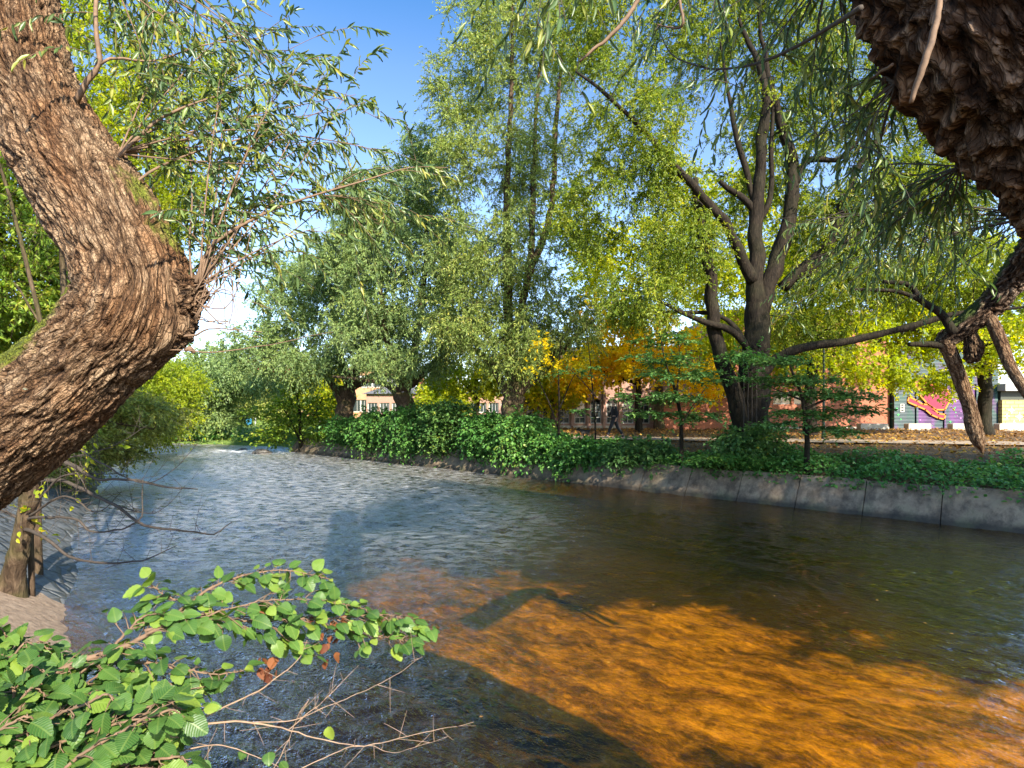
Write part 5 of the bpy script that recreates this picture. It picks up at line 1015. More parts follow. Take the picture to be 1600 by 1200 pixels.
def outline(mb, pts, w_, y):
    for (a, b_) in zip(pts, pts[1:] + pts[:1]):
        a = np.array(a); b_ = np.array(b_); d = norm(b_ - a); n_ = np.array([-d[1], d[0]]) * w_
        mb.poly([tuple(a - n_ - d * w_), tuple(b_ - n_ + d * w_), tuple(b_ + n_ + d * w_), tuple(a + n_ - d * w_)], y - .02, y - .002)
f1 = uvp([(1431, 594), (1437, 590), (1444, 592), (1447, 600), (1444, 612), (1438, 610), (1432, 606), (1429, 600)])
f2 = uvp([(1450, 632), (1456, 636), (1466, 646), (1477, 648), (1475, 655), (1466, 653), (1455, 648), (1446, 640), (1418, 628), (1420, 620), (1432, 626), (1442, 632)])
f3 = uvp([(1436, 616), (1452, 600), (1478, 606), (1486, 622), (1476, 640), (1462, 640), (1448, 630)])
mb = MB()
for f_ in (f1, f2, f3): mb.poly(f_, my - .01, my + .004)
mb.build('painted_figure', M['mag'], MU); mb = MB()
for f_ in (f1, f2, f3): outline(mb, f_, .05, my - .01)
mb.build('painted_outline', M['ora'], MU)
mb = MB(); mb.box((bu(1395), my - .03, EYE - (644 - HZ) / F * my), (bu(1401), my - .003, EYE - (631 - HZ) / F * my)); o = mb.build('poster', M['frame_white'], MU)
mb = MB()
for k in range(3): mb.box((bu(1396.2), my - .04, EYE - (642.4 - 4.1 * k - HZ) / F * my), (bu(1399.8), my - .031, EYE - (640 - 4.1 * k - HZ) / F * my))
mb.build('print', M['tagd'], o)
# yellow painted brick wall with stars and a curly tag
YW = thing('yellow_brick_building', 'low building of cream-yellow painted blocks with pale blue stars at the right edge', 'building', (bu(1590), BY - 1, bz))
M['brick_yellow'] = brick('yellow_painted_blocks', (.72, .56, .22), (.66, .50, .18), (.16, .11, .05), 1.0)
for n_ in M['brick_yellow'].node_tree.nodes:
    if n_.type == 'TEX_BRICK': n_.inputs['Brick Width'].default_value = .62; n_.inputs['Row Height'].default_value = .24; n_.inputs['Mortar Size'].default_value = .022
yx0, yx1 = bu(1546), bu(1760)
mb = MB(); mb.box((yx0, my - .3, bz - .4), (yx1, my + 7, bz + 2.05)); mb.build('wall', M['brick_yellow'], YW)
mb = MB(); mb.box((yx0 + .02, my - .15, bz + 2.05), (yx1, my + 6.9, bz + 2.7)); mb.build('clerestory', M['tagd'], YW)
mb = MB(); mb.box((yx0 - .1, my - .7, bz + 2.7), (yx1 + .1, my + 7.2, bz + 3.2)); mb.build('roof', M['frame_white'], YW)
mb = MB()
for u_, v_, r_ in ((1560, 641, .26), (1572, 651, .32), (1564, 662, .28), (1553, 650, .2), (1585, 636, .25), (1590, 659, .32)): star(mb, bu(u_), EYE - (v_ - HZ) / F * my, r_, my - .3)
mb.build('painted_stars', M['star_w'], YW)
mb = MB(); 
for cx_, cz_, r_ in ((1583, 650, .22), (1588, 643, .2), (1595, 648, .24), (1602, 642, .22), (1596, 637, .16), (1610, 650, .25)):
    x_ = bu(cx_); z_ = EYE - (cz_ - HZ) / F * my; a = np.linspace(.4, 5.6, 14); mb.tube(np.stack([x_ + r_ * np.cos(a), 0 * a + my - .3, z_ + r_ * .8 * np.sin(a)], 1), .03, 5)
mb.build('graffiti_tag', M['tagy'], YW)
# concrete kerb blocks in front of the buildings
for lab, a, b_ in (('pale concrete bench block before the purple shutters', 1420, 1455), ('pale concrete bench block behind the hanging broken branch', 1489, 1533), ('long pale concrete block before the yellow wall', 1562, 1640), ('low pale block at the foot of the red brick corner', 1345, 1388), ('low pale block in the sun beside the massive willow', 1196, 1226)):
    y_ = 38.5; x0_, x1_ = (a - 800) / F * y_, (b_ - 800) / F * y_; mb = MB(); n = 6
    pts = [(x0_, bz - .1), (x0_, bz + .40), (x0_ + .05, bz + .45), (x1_ - .05, bz + .45), (x1_, bz + .40), (x1_, bz - .1)]; mb.poly(pts, y_, y_ + .5)
    props(mb.build('concrete_block', M['stone']), lab, 'block', 'concrete blocks along the buildings')
# houses beyond the trees
def house(name, label, x0, x1, y, z1, wallm, roofm, nx, nz, ww, wh, slope=1.6, depth=10, base=1.3, x_off=.0, z_first=1.2, dz=3.0):
    r = thing(name, label, 'building', ((x0 + x1) / 2, y, base)); hs = []; st = (x1 - x0) / nx
    for i in range(nx):
        for k in range(nz):
            zz = base + z_first + k * dz
            if zz + wh < z1 - .2: hs.append((x0 + st * (i + .5) - ww / 2, x0 + st * (i + .5) + ww / 2, zz, zz + wh))
    wall_with_holes(x0, x1, base - .5, z1, y, .3, hs).build('wall', wallm, r)
    mb = MB(); mb.box((x0 + .01, y + .3, base - .5), (x1 - .01, y + depth, z1 - .01)); mb.build('side_wall', wallm, r)
    for h in hs: window(r, *h, y, 3, 1, fw=.09)
    mb = MB(); n0 = len(mb.V)
    V = [[x0 - .4, y - .4, z1], [x1 + .4, y - .4, z1], [x1 + .4, y + depth + .4, z1], [x0 - .4, y + depth + .4, z1], [x0 + 1, y + depth / 2, z1 + slope], [x1 - 1, y + depth / 2, z1 + slope]]
    mb.add(V, [[0, 1, 5, 4], [2, 3, 4, 5], [0, 3, 2, 1]], [[1, 2, 5], [3, 0, 4]]); rf = mb.build('roof', roofm, r)
    mb = MB(); xc = x0 + (x1 - x0) * .3; mb.box((xc, y + depth * .5 - .4, z1 + slope * .5), (xc + .9, y + depth * .5 + .4, z1 + slope + 1.0)); mb.build('chimney', M['brick_red'], rf)
    return r
k70 = 70 / F
house('apartment_house', 'peach apartment house glimpsed between the two left willow trunks', (545 - 800) * k70, (618 - 800) * k70, 70, 1.3 + 6.4, M['peach'], M['tile'], 4, 2, 1.6, 1.5)
house('long_house', 'long pink single-storey building beyond the middle of the hedge', (592 - 800) * k70, (800 - 800) * k70, 64, 1.3 + 3.3, M['pink'], M['slate'], 12, 1, 1.1, 1.1, slope=1.0)
k95 = 95 / F
house('tiled_house', 'distant house with an orange-red tiled roof above the bend', (376 - 800) * k95, (440 - 800) * k95, 95, 1.3 + 6.6, M['pink'], M['tile'], 5, 2, 1.4, 1.5, slope=2.2)
house('tiled_house', 'distant peach house with a lower tiled roof right of the other one', (444 - 800) * k95, (535 - 800) * k95, 97, 1.3 + 5.0, M['peach'], M['tile'], 6, 1, 1.4, 1.5, slope=2.2)
o = thing('park_sign', 'small blue sign board on a white post on the lawn', 'sign', P(392, 669, 62) * (1, 1, 0) + np.array([0, 0, 1.3]))
mb = MB(); mb.tube([P(399, 672, 62), P(399, 652, 62)], .07, 8); mb.build('post', M['frame_white'], o); mb = MB(); a_ = P(384, 664, 62); mb.box((a_[0], 62.1, a_[2]), (a_[0] + .55, 62.2, a_[2] + .7)); mb.build('board', flat('blue_paint', (.05, .30, .55)), o)
px_ = (1287 - 800) / F * 27.5; o = thing('pole', 'slim straight dark green pole beside the path', 'pole', (px_, 27.5, 1.6)); mb = MB(); r = resample(np.array([[px_, 27.5, 1.6, .07], [px_, 27.5, 4, .05], [px_, 27.5, 6.4, .045]]), 10); mb.tube(r[:, :3], r[:, 3], 10); mb.build('shaft', flat('green_metal', (.03, .06, .045)), o, True)
mb = MB(); mb.tube([[px_, 27.5, 1.5], [px_, 27.5, 1.95]], [.12, .09], 12); mb.build('foot', M['tagd'], o, True)
px_ = (598 - 800) / F * 60
# rock and driftwood
def rock(name, label, c, r, seed, mat=None):
    n = 26; th = np.linspace(0, math.pi, n); ph = np.arange(2 * n) / (2 * n) * 2 * math.pi; A, B_ = np.meshgrid(th, ph, indexing='ij'); S_ = np.stack([np.sin(A) * np.cos(B_), np.sin(A) * np.sin(B_), np.cos(A)], -1).reshape(-1, 3)
    V = S_ * (1 + .25 * fbm(S_ * 1.6, 3, seed))[:, None] * np.array(r) + np.array(c); i, j = np.meshgrid(np.arange(n - 1), np.arange(2 * n), indexing='ij'); j2 = (j + 1) % (2 * n)
    q = np.stack([i * 2 * n + j, (i + 1) * 2 * n + j, (i + 1) * 2 * n + j2, i * 2 * n + j2], -1).reshape(-1, 4)
    return props(mesh(name, V, q, mat or M['rockm'], smooth_=True), label, 'rock')
M['rockm'] = plain('wet_rock', (.07, .065, .06), .5, .4, 6, .6, .03)
rock('rock', 'dark wet boulder breaking the water near the end of the wall', P(410, 709, 39.2) * (1, 1, 0), (.62, .5, .32), 3)
rock('rock', 'small dark stone just above the water left of the boulder', P(379, 703, 42.5) * (1, 1, 0), (.3, .25, .14), 8)
lp = np.array([[*P(272, 690, 50.5), .26], [*P(300, 691, 50.3), .24], [*P(330, 691, 50.2), .2], [*P(362, 690, 50), .1]]); lp[:, 2] = [.30, .28, .25, .2]
r = resample(lp, 40); V, q, t = tube(r[:, :3], r[:, 3] * (1 + .2 * vnoise(r[:, :3] * 3, 4)), 12)
props(mesh('driftwood_log', V, [q, t], M['bark_dark'], smooth_=True), 'dark fallen log lying along the far shore between the two trees', 'log')

# ------------------------------------------------------------------ person and dog on the path
def skin_body(name, joints, edges, mat, parent, sub=2, mats=None, zsplit=None):
    """joints: {name:(x,y,z,r)}, world coordinates"""
    ks = list(joints); V = [joints[k][:3] for k in ks]; me = bpy.data.meshes.new(name)
    p = np.array(parent.location)
    me.from_pydata([tuple(np.array(v) - p) for v in V], [(ks.index(a), ks.index(b_)) for a, b_ in edges], []); o = bpy.data.objects.new(name, me); C.objects.link(o); o.parent = parent
    sk = o.modifiers.new('skin', 'SKIN'); sk.use_smooth_shade = True; lay = me.skin_vertices[0].data if len(me.skin_vertices) else None
    if lay is None: me.skin_vertices.new() if hasattr(me.skin_vertices, 'new') else None; lay = me.skin_vertices[0].data
    for k, kk in enumerate(ks): rr_ = joints[kk][3]; lay[k].radius = (rr_, rr_) if len(joints[kk]) < 5 else (rr_, joints[kk][4])
    lay[0].use_root = True; s = o.modifiers.new('sub', 'SUBSURF'); s.levels = sub; s.render_levels = sub; me.materials.append(mat); return o
fx, fy, fz = (960 - 800) / F * 27.6, 27.6, 1.69
def J(dx, dy, dz, r, r2=None): return (fx + dx, fy + dy, fz + dz, r) if r2 is None else (fx + dx, fy + dy, fz + dz, r, r2)
M['skin'] = plain('skin', (.50, .30, .21), .6, .05); M['black_cloth'] = plain('black_cloth', (.012, .012, .015), .85, .2, 20); M['dark_trousers'] = plain('dark_trousers', (.016, .017, .022), .85, .2, 20); M['hair'] = plain('dark_hair', (.035, .02, .013), .6, .2, 40); M['shoe'] = plain('dark_shoe', (.02, .02, .022), .5, .1); M['sole'] = plain('pale_sole', (.5, .5, .48), .6, .05)
PR = thing('person', 'person in black jacket and dark trousers striding left along the path behind a small dog', 'person', (fx, fy, fz))
jt = {'pelvis': J(0, 0, .98, .13), 'waist': J(-.01, 0, 1.12, .125), 'chest': J(-.02, 0, 1.34, .14), 'neck0': J(-.02, 0, 1.50, .075), 'neck': J(-.035, 0, 1.56, .055), 'head0': J(-.05, 0, 1.66, .083), 'head1': J(-.05, 0, 1.74, .092), 'head2': J(-.04, 0, 1.81, .07), 'nose': J(-.155, 0, 1.675, .016), 'chin': J(-.115, 0, 1.615, .035)}
ed = [('pelvis', 'waist'), ('waist', 'chest'), ('chest', 'neck0'), ('neck0', 'neck'), ('neck', 'head0'), ('head0', 'head1'), ('head1', 'head2'), ('head0', 'nose'), ('neck', 'chin')]
legs = {'l': [(-.02, -.09, .93, .095), (-.20, -.09, .52, .062), (-.34, -.09, .12, .040), (-.36, -.09, .05, .042), (-.50, -.09, .035, .032)], 'r': [(.03, .09, .93, .095), (.16, .09, .52, .062), (.40, .09, .17, .040), (.44, .09, .10, .042), (.36, .09, .03, .032)]}
arms = {'l': [(-.01, -.20, 1.44, .062), (.10, -.25, 1.18, .045), (.06, -.26, .96, .032), (.04, -.26, .90, .028)], 'r': [(-.01, .20, 1.44, .062), (-.12, .25, 1.18, .045), (-.26, .26, 1.02, .032), (-.31, .26, .99, .028)]}
for s, ch in legs.items():
    pr = 'pelvis'
    for k, c in enumerate(ch): nm = 'leg' + s + str(k); jt[nm] = J(*c); ed.append((pr, nm)); pr = nm
for s, ch in arms.items():
    pr = 'chest'
    for k, c in enumerate(ch): nm = 'arm' + s + str(k); jt[nm] = J(*c); ed.append((pr, nm)); pr = nm
    w_ = np.array(ch[-1][:3]); dn = norm(np.array(ch[-1][:3]) - np.array(ch[-2][:3]))
    for k in range(5):
        a_ = w_ + dn * .05 + np.array([(k - 1.5) * .018, 0, 0]) if k < 4 else w_ + np.array([-.03, 0, -.005]); b_ = a_ + dn * (.065 + .01 * (k in (1, 2))) + np.array([-.008, .01, 0])
        jt['f%s%da' % (s, k)] = J(*a_, .009); jt['f%s%db' % (s, k)] = J(*b_, .0075); ed += [(pr, 'f%s%da' % (s, k)), ('f%s%da' % (s, k), 'f%s%db' % (s, k))]
skin_body('body', jt, ed, M['skin'], PR)
def clothes(name, chains, mat):
    k2 = {}; e2 = []
    for ch in chains:
        pr = None
        for (nm, gr) in ch:
            if nm not in k2: c = jt[nm]; k2[nm] = (*c[:3], c[3] + gr)
            if pr: e2.append((pr, nm))
            pr = nm
    return skin_body(name, k2, e2, mat, PR)
clothes('jacket', [[('pelvis', .035), ('waist', .035), ('chest', .035), ('neck0', .02)], [('chest', .03), ('arml0', .03), ('arml1', .025), ('arml2', .022)], [('chest', .03), ('armr0', .03), ('armr1', .025), ('armr2', .022)]], M['black_cloth'])
clothes('trousers', [[('pelvis', .02), ('legl0', .02), ('legl1', .022), ('legl2', .026)], [('pelvis', .02), ('legr0', .02), ('legr1', .022), ('legr2', .026)]], M['dark_trousers'])
clothes('shoe', [[('legl2', .012), ('legl3', .03), ('legl4', .03)]], M['shoe']); clothes('shoe', [[('legr2', .012), ('legr3', .03), ('legr4', .03)]], M['shoe'])
hv = {'h0': J(.01, 0, 1.62, .075), 'h1': J(-.01, 0, 1.72, .105), 'h2': J(-.03, 0, 1.81, .10), 'h3': J(-.09, 0, 1.82, .06)}
skin_body('hair', hv, [('h0', 'h1'), ('h1', 'h2'), ('h2', 'h3')], M['hair'], PR)
dx, dy = (914 - 800) / F * 27.8, 27.8
DG = thing('dog', 'small black dog with its tail up, walking ahead of the person', 'dog', (dx, dy, fz))
def D(a, b_, c, r): return (dx + a, dy + b_, fz + c, r)
dj = {'rump': D(.17, 0, .30, .085), 'belly': D(.02, 0, .30, .085), 'chest': D(-.13, 0, .30, .105), 'neck': D(-.24, 0, .38, .06), 'skull': D(-.31, 0, .42, .065), 'muz': D(-.38, 0, .39, .033), 'nose': D(-.43, 0, .38, .022), 'ear1': D(-.29, .045, .49, .014), 'ear2': D(-.29, -.045, .49, .014),
      't1': D(.23, 0, .36, .028), 't2': D(.26, 0, .46, .022), 't3': D(.23, 0, .54, .014)}
de = [('rump', 'belly'), ('belly', 'chest'), ('chest', 'neck'), ('neck', 'skull'), ('skull', 'muz'), ('muz', 'nose'), ('skull', 'ear1'), ('skull', 'ear2'), ('rump', 't1'), ('t1', 't2'), ('t2', 't3')]
for s, yy in (('a', .05), ('b', -.05)):
    f_ = .05 if s == 'a' else -.03
    dj['k' + s] = D(.13 - f_, yy, .20, .045); dj['hk' + s] = D(.20 - f_, yy, .11, .02); dj['pw' + s] = D(.17 - f_, yy, .02, .02); dj['tp' + s] = D(.13 - f_, yy, .015, .018)
    dj['el' + s] = D(-.12 + f_, yy, .20, .035); dj['wr' + s] = D(-.12 + f_ * 1.5, yy, .09, .02); dj['fp' + s] = D(-.13 + f_ * 2, yy, .02, .02); dj['ft' + s] = D(-.16 + f_ * 2, yy, .015, .018)
    de += [('rump', 'k' + s), ('k' + s, 'hk' + s), ('hk' + s, 'pw' + s), ('pw' + s, 'tp' + s), ('chest', 'el' + s), ('el' + s, 'wr' + s), ('wr' + s, 'fp' + s), ('fp' + s, 'ft' + s)]
M['fur'] = plain('black_fur', (.012, .011, .010), .8, .3, 60, .6, .01)
skin_body('body', dj, de, M['fur'], DG)

# ------------------------------------------------------------------ small tree at the left with bare branches over the water
BS = thing('bare_tree', 'small slanting tree on the paved bank with bare dark branches reaching over the water', 'tree', P(22, 918, 8.7))
t1 = pl4([(12, 940, 8.7, .26), (20, 905, 8.7, .165), (30, 860, 8.6, .125), (42, 800, 8.5, .11), (50, 750, 8.4, .12), (56, 700, 8.3, .11), (66, 640, 8.2, .09), (80, 560, 8.1, .06), (90, 480, 8.0, .03)])
r = resample(t1, 120); V, q, t = tube(r[:, :3], r[:, 3] * (1 + .08 * vnoise(r[:, :3] * 5, 1)), 28); V = V + 0; 
nrm_b = norm(V[:120 * 28] - np.repeat(r[:, :3], 28, 0)); V[:120 * 28] += nrm_b * (.014 * fbm(V[:120 * 28] * (18, 18, 5), 3, 2))[:, None]
mesh('trunk', V, [q, t], M['bark_mid'], BS, smooth_=True)
bl = [[(52, 742, 8.4, .028), (62, 750, 8.3, .024), (100, 752, 8.2, .02), (140, 770, 8, .018), (180, 790, 7.8, .016), (215, 815, 7.6, .014), (245, 825, 7.5, .012), (300, 830, 7.4, .009), (335, 835, 7.3, .007), (362, 815, 7.3, .004)],
      [(58, 690, 8.3, .03), (75, 707, 8.2, .026), (110, 725, 8, .022), (150, 748, 7.9, .016), (200, 750, 7.7, .013), (270, 762, 7.5, .009), (310, 764, 7.4, .004)],
      [(36, 825, 8.5, .022), (70, 840, 8.2, .018), (110, 870, 8, .014), (145, 878, 7.8, .012), (190, 880, 7.6, .01), (230, 873, 7.5, .007), (275, 853, 7.4, .004)],
      [(40, 812, 8.5, .018), (60, 808, 8.3, .016), (120, 812, 8, .013), (140, 830, 7.9, .011), (175, 830, 7.8, .009), (215, 815, 7.6, .008), (222, 790, 7.6, .006), (222, 750, 7.6, .004)],
      [(110, 695, 7.8, .008), (160, 725, 7.7, .008), (220, 755, 7.5, .006), (270, 735, 7.4, .004), (310, 690, 7.3, .002)], [(60, 780, 8.3, .014), (95, 745, 8.1, .01), (140, 740, 8, .007), (200, 742, 7.8, .003)],
      [(46, 806, 8.4, .014), (100, 775, 8.1, .01), (150, 800, 7.9, .006), (190, 770, 7.8, .003)], [(180, 790, 7.8, .008), (230, 802, 7.6, .005), (260, 790, 7.5, .003), (290, 760, 7.4, .002)], [(110, 725, 8, .008), (128, 750, 7.9, .006), (135, 765, 7.9, .004)],
      [(40, 815, 8.5, .02), (10, 800, 8.6, .014), (-20, 790, 8.7, .008)], [(60, 745, 8.3, .012), (90, 720, 8.1, .009), (170, 700, 7.8, .005), (230, 665, 7.6, .002)]]
mb = MB()
for l in bl:
    r = resample(pl4(l), 40); r[:, :3] += .012 * np.stack([vnoise(r[:, :3] * 5, k) for k in range(3)], 1); mb.tube(r[:, :3], r[:, 3] * 1.3, 7)
    for k in range(14):
        i = random.randint(8, 38); d = norm(r[min(i + 1, 39), :3] - r[i - 1, :3] + rng.normal(size=3) * .5 + np.array([0, 0, .25])); L_ = random.uniform(.12, .6); tt_ = np.linspace(0, 1, 7)[:, None]
        s = r[i, :3] + d * L_ * tt_ + rng.normal(size=3) * .12 * L_ * tt_ ** 2 + np.array([0, 0, .1 * L_]) * tt_ ** 2; mb.tube(s, np.linspace(min(.004, r[i, 3] * .6), .0012, 7), 4)
        if random.random() < .6:
            d2_ = norm(d + rng.normal(size=3) * .6); s2 = s[3] + d2_ * L_ * .5 * tt_; mb.tube(s2, np.linspace(.002, .001, 7), 4)
mb.build('branches', M['branch_dark'], BS, True)
S = spray(P(66, 640, 8.2), [(60, 190), (680, 790), (7.6, 8.6)], 9, .008) + spray(P(40, 800, 8.5), [(0, 60), (780, 880), (8.2, 8.8)], 3, .005) + spray(P(70, 600, 8.2), [(90, 250), (620, 720), (8.0, 8.8)], 8, .008)
near_twigs(BS, S, M['lime'], M['branch_dark'], .10, .055, per_m=13, child=3.2, clen=.4, droop=.2, hang=.1, tmpl=OVAL)

# ------------------------------------------------------------------ foreground bush with broad toothed leaves
def broad_leaf():
    nL = 12; V = []; uv = []
    for i in range(nL + 1):
        y_ = i / nL; w_ = .40 * (math.sin(math.pi * min(1, y_ ** .72 * .98 + .02)) ** .8) + .0
        if y_ < .12: w_ = .40 * math.sin(math.pi * .22) * (y_ / .12) ** .5 + .02
        w_ = .43 * (math.sin(math.pi * (y_ ** .75)) ** .75) if 0 < y_ < 1 else .0
        tooth = .035 if i % 2 else -.012
        for c in (-1, -.66, -.33, 0, .33, .66, 1):
            x_ = c * w_ + (tooth * np.sign(c) if abs(c) == 1 and 0 < i < nL else 0)
            yy = y_ - (.05 if abs(c) < 1 and False else 0) + (.025 if abs(c) == 1 else 0) - .10 * (1 - y_) * abs(c) * 0
            z_ = .13 * abs(x_) - .26 * y_ * y_ + .010 * math.cos(2 * math.pi * 6 * (y_ - .5 * abs(x_))) - .25 * x_ * x_
            V.append([x_, yy, z_]); uv.append([x_, y_, 0])
    Fc = [[i * 7 + j, i * 7 + j + 1, (i + 1) * 7 + j + 1, (i + 1) * 7 + j] for i in range(nL) for j in range(6)]
    return np.array(V), np.array(Fc), np.array(uv)
BV, BF, BUV = broad_leaf()
def broad_leaves(name, root, base, axis, nr, ll, mat, tint=None):
    k = len(base); cu = rng.random((3, k)); base, axis, nr, ll = map(np.array, (base, axis, nr, ll)); VV, QQ, TT = [], [], []; n0 = 0; tint = rng.random(k) if tint is None else tint
    for kk in range(k):          # every leaf with its own curl, cup, twist and width
        T_ = BV.copy(); wd_ = .8 + .35 * cu[2, kk]; T_[:, 2] += -(cu[0, kk] - .35) * .45 * T_[:, 1] ** 2 + (cu[1, kk] - .4) * .9 * T_[:, 0] ** 2 + (cu[2, kk] - .5) * .5 * T_[:, 0] * T_[:, 1]
        T_[:, 2] += .02 * np.sin(T_[:, 1] * 9 + cu[0, kk] * 6) * np.abs(T_[:, 0]) * 3; T_[:, 0] += (cu[1, kk] - .5) * .18 * T_[:, 1] ** 2
        V, q, tt = leaves(base[kk:kk + 1], axis[kk:kk + 1], nr[kk:kk + 1], ll[kk:kk + 1], ll[kk:kk + 1] * wd_, (T_, BF), tint[kk:kk + 1]); VV.append(V); QQ.append(q + n0); TT.append(tt); n0 += len(V)
    V = np.vstack(VV); q = np.vstack(QQ); tt = np.concatenate(TT)
    return mesh(name, V, q, mat, root, {'tint': ('FACE', 'FLOAT', tt), 'luv': ('POINT', 'FLOAT_VECTOR', np.tile(BUV, (k, 1)))}, smooth_=True)
def bush(root, brs, lsize, step, mat, barkm, dens=2, name='foliage', tints=None, up=1.0):
    mb = MB(); B_, A_, N_, L_ = [], [], [], []
    for l in brs:
        r = resample(pl4(l), 60); r[:, :3] += .006 * rng.normal(size=(60, 3)).cumsum(0) * .25; mb.tube(r[:, :3], r[:, 3], 8)
        ln = np.linalg.norm(np.diff(r[:, :3], axis=0), axis=1).sum(); n = int(ln / step)
        for k in range(n):
            f = .10 + .9 * (k + .5) / n; i = min(58, int(f * 59)); T = norm(r[i + 1, :3] - r[i, :3]); sd = norm(np.cross(T, (0, 0, 1))) * (1 if k % 2 else -1)
            # short side shoot
            sl_ = random.uniform(.03, .16) * (1.15 - f); d = norm(T * .6 + sd * .8 + rng.normal(size=3) * .25 + np.array([0, 0, .1])); e = r[i, :3] + d * sl_ + np.array([0, 0, -.2 * sl_]); mb.tube([r[i, :3], (r[i, :3] + e) / 2 + [0, 0, .006], e], [.0022, .0018, .0014], 5)
            for m_ in range(dens):
                ff = 1 if m_ == 0 else random.uniform(.2, .9); p0 = r[i, :3] + (e - r[i, :3]) * ff; ax = norm(d * .8 + sd * (random.uniform(-.9, .9)) + rng.normal(size=3) * .35 + np.array([0, -.12, -.22])); pe = p0 + ax * .018
                mb.tube([p0, pe], [.0012, .001], 4, False); B_.append(pe); A_.append(ax); N_.append(rng.normal(size=3) * .33 + np.array([0, -.28, up])); L_.append(lsize * random.choice((.5, .75, .9, 1.0, 1.15)) * random.uniform(.85, 1.1))
    mb.build('branches', barkm, root, True)
    return broad_leaves(name, root, B_, A_, N_, L_, mat, tints(len(B_)) if tints else None)
OB = thing('overhanging_bush', 'leafy branch with broad toothed green leaves arching from lower left out over the water', 'bush', (-1.9, 1.3, 1.3))
br = [[(-150, 1250, 1.6, .012), (60, 1060, 1.8, .010), (180, 1008, 1.95, .009), (230, 984, 2.05, .008), (290, 942, 2.2, .006), (345, 905, 2.35, .005), (430, 888, 2.5, .003), (512, 905, 2.6, .0015)],
      [(225, 986, 2.05, .006), (300, 972, 2.15, .0055), (400, 968, 2.3, .004), (520, 965, 2.45, .003), (600, 962, 2.55, .002), (665, 985, 2.6, .0012)],
      [(300, 970, 2.15, .004), (400, 940, 2.3, .003), (500, 935, 2.45, .002), (570, 950, 2.5, .0012)],
      [(120, 1040, 1.9, .006), (230, 1030, 2.0, .005), (330, 1045, 2.1, .003), (385, 1040, 2.15, .0015)],
      [(400, 968, 2.3, .003), (450, 1000, 2.35, .002), (490, 1025, 2.4, .0012)], [(520, 965, 2.45, .003), (570, 990, 2.5, .002), (640, 1000, 2.55, .0012)],
      [(290, 942, 2.2, .004), (265, 925, 2.2, .003), (245, 905, 2.2, .0015)], [(180, 1008, 1.95, .005), (240, 960, 2.1, .003), (330, 950, 2.2, .0015)], [(230, 1030, 2.0, .003), (280, 1075, 2.0, .002), (310, 1100, 2.0, .0012)]]
bush(OB, br, .060, .020, M['bush'], M['twig'], 2, tints=lambda n: np.clip(rng.random(n) ** 1.1 * .92, 0, 1))
# withered clusters
B_, A_, N_, L_ = [], [], [], []
for (u, v, d, n) in ((400, 965, 2.3, 8), (525, 985, 2.45, 14), (490, 975, 2.4, 8), (418, 1040, 2.25, 14), (285, 1085, 2.05, 8), (515, 1020, 2.4, 6)):
    for _ in range(n): B_.append(P(u + random.uniform(-14, 14), v + random.uniform(-16, 16), d)); A_.append(norm(rng.normal(size=3) * .5 + np.array([0, 0, -1]))); N_.append(rng.normal(size=3)); L_.append(random.uniform(.02, .045))
broad_leaves('withered_leaves', OB, B_, A_, N_, L_, M['withered'])
# dense mass at the lower left corner
NB = thing('corner_bush', 'dense bush of broad toothed leaves filling the lower left corner', 'bush', (-1.6, .9, 1.4))
br = []
for k in range(120):
    u0 = random.uniform(-260, 60); v0 = 1330; u1 = random.uniform(-60, 275); lo = 985 + max(0, u1) * .30 + (40 if u1 > 200 else 0); v1 = random.uniform(lo, 1230); d1 = random.uniform(1.35, 2.0) if v1 > 1060 else random.uniform(1.7, 2.1)
    br.append([(u0, v0, d1 * .95, .006), ((u0 + u1) / 2 - 10, (v0 + v1) / 2 - 40, d1, .004), (u1 - 15, v1 - 6, d1 * 1.02, .003), (u1 + 15, v1 + 4, d1 * 1.04, .0015)])
bush(NB, br, .058, .028, M['bush'], M['twig'], 2, tints=lambda n: np.clip(rng.random(n) ** 1.3 * .88, 0, 1))
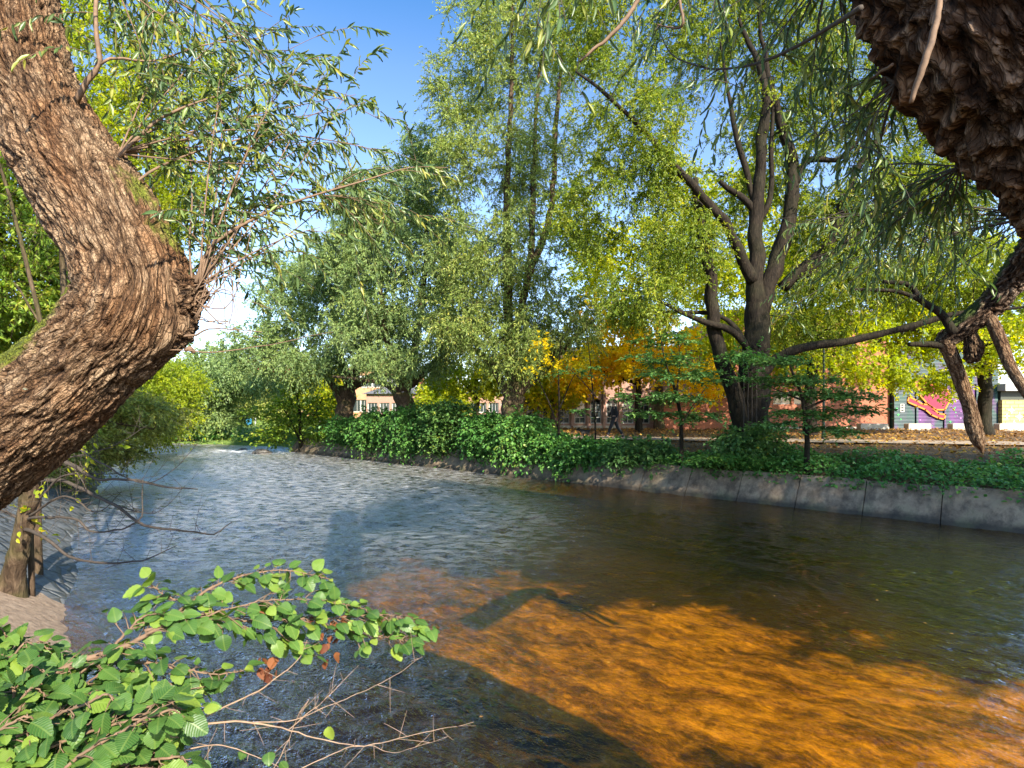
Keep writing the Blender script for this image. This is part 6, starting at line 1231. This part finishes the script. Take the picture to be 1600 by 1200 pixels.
# pale dead twigs below it
DT = thing('dead_branch', 'pale leafless dead branch lying out over the water at the bottom', 'branch', P(200, 1180, 1.9))
br = [[(180, 1190, 1.9, .009), (290, 1138, 2.0, .008), (380, 1128, 2.1, .007), (450, 1140, 2.15, .005), (560, 1165, 2.25, .004), (640, 1150, 2.3, .003), (740, 1128, 2.35, .0015)], [(290, 1138, 2.0, .006), (350, 1105, 2.1, .006), (410, 1075, 2.2, .005), (465, 1032, 2.3, .003), (480, 1000, 2.3, .002)],
      [(380, 1128, 2.1, .005), (460, 1125, 2.2, .004), (520, 1100, 2.3, .003), (600, 1065, 2.35, .0022), (660, 1025, 2.4, .0012)], [(450, 1140, 2.15, .004), (500, 1100, 2.2, .003), (545, 1055, 2.3, .002), (560, 1040, 2.3, .0012)], [(470, 1200, 2.1, .004), (560, 1165, 2.25, .003), (620, 1175, 2.3, .0018), (700, 1150, 2.3, .0012)],
      [(260, 1180, 2.0, .005), (340, 1165, 2.05, .004), (420, 1190, 2.1, .0025), (460, 1215, 2.1, .0015)], [(420, 1215, 2.1, .004), (450, 1160, 2.2, .003), (470, 1110, 2.25, .002), (485, 1090, 2.3, .001)]]
mb = MB()
for l in br:
    r = resample(pl4(l), 40); r[:, :3] += .004 * np.stack([vnoise(r[:, :3] * 22, k) for k in range(3)], 1); mb.tube(r[:, :3], r[:, 3] * .5, 7)
    for k in range(9):
        i = random.randint(8, 38); d = norm(r[min(i + 1, 39), :3] - r[i - 1, :3] + rng.normal(size=3) * .55); L_ = random.uniform(.03, .14); t_ = np.linspace(0, 1, 5)[:, None]; mb.tube(r[i, :3] + d * L_ * t_ + rng.normal(size=3) * .01 * t_ ** 2, np.linspace(.0012, .0006, 5), 4)
mb.build('twigs', M['dead_twig'], DT, True)
B_ = [P(512, 1135, 2.2), P(385, 1040, 2.1), P(440, 1010, 2.3), P(420, 1175, 2.1), P(382, 1172, 2.1), P(438, 1190, 2.1), P(315, 1190, 2.0)]; k = len(B_)
broad_leaves('leaves', DT, B_, norm(rng.normal(size=(k, 3)) * .5 + np.array([.3, 0, -.6])), rng.normal(size=(k, 3)) * .3 + np.array([0, -.8, .6]), [.05, .03, .04, .045, .035, .04, .04], M['bush'], np.array([.9, .9, .8, .2, .3, .2, .3]))
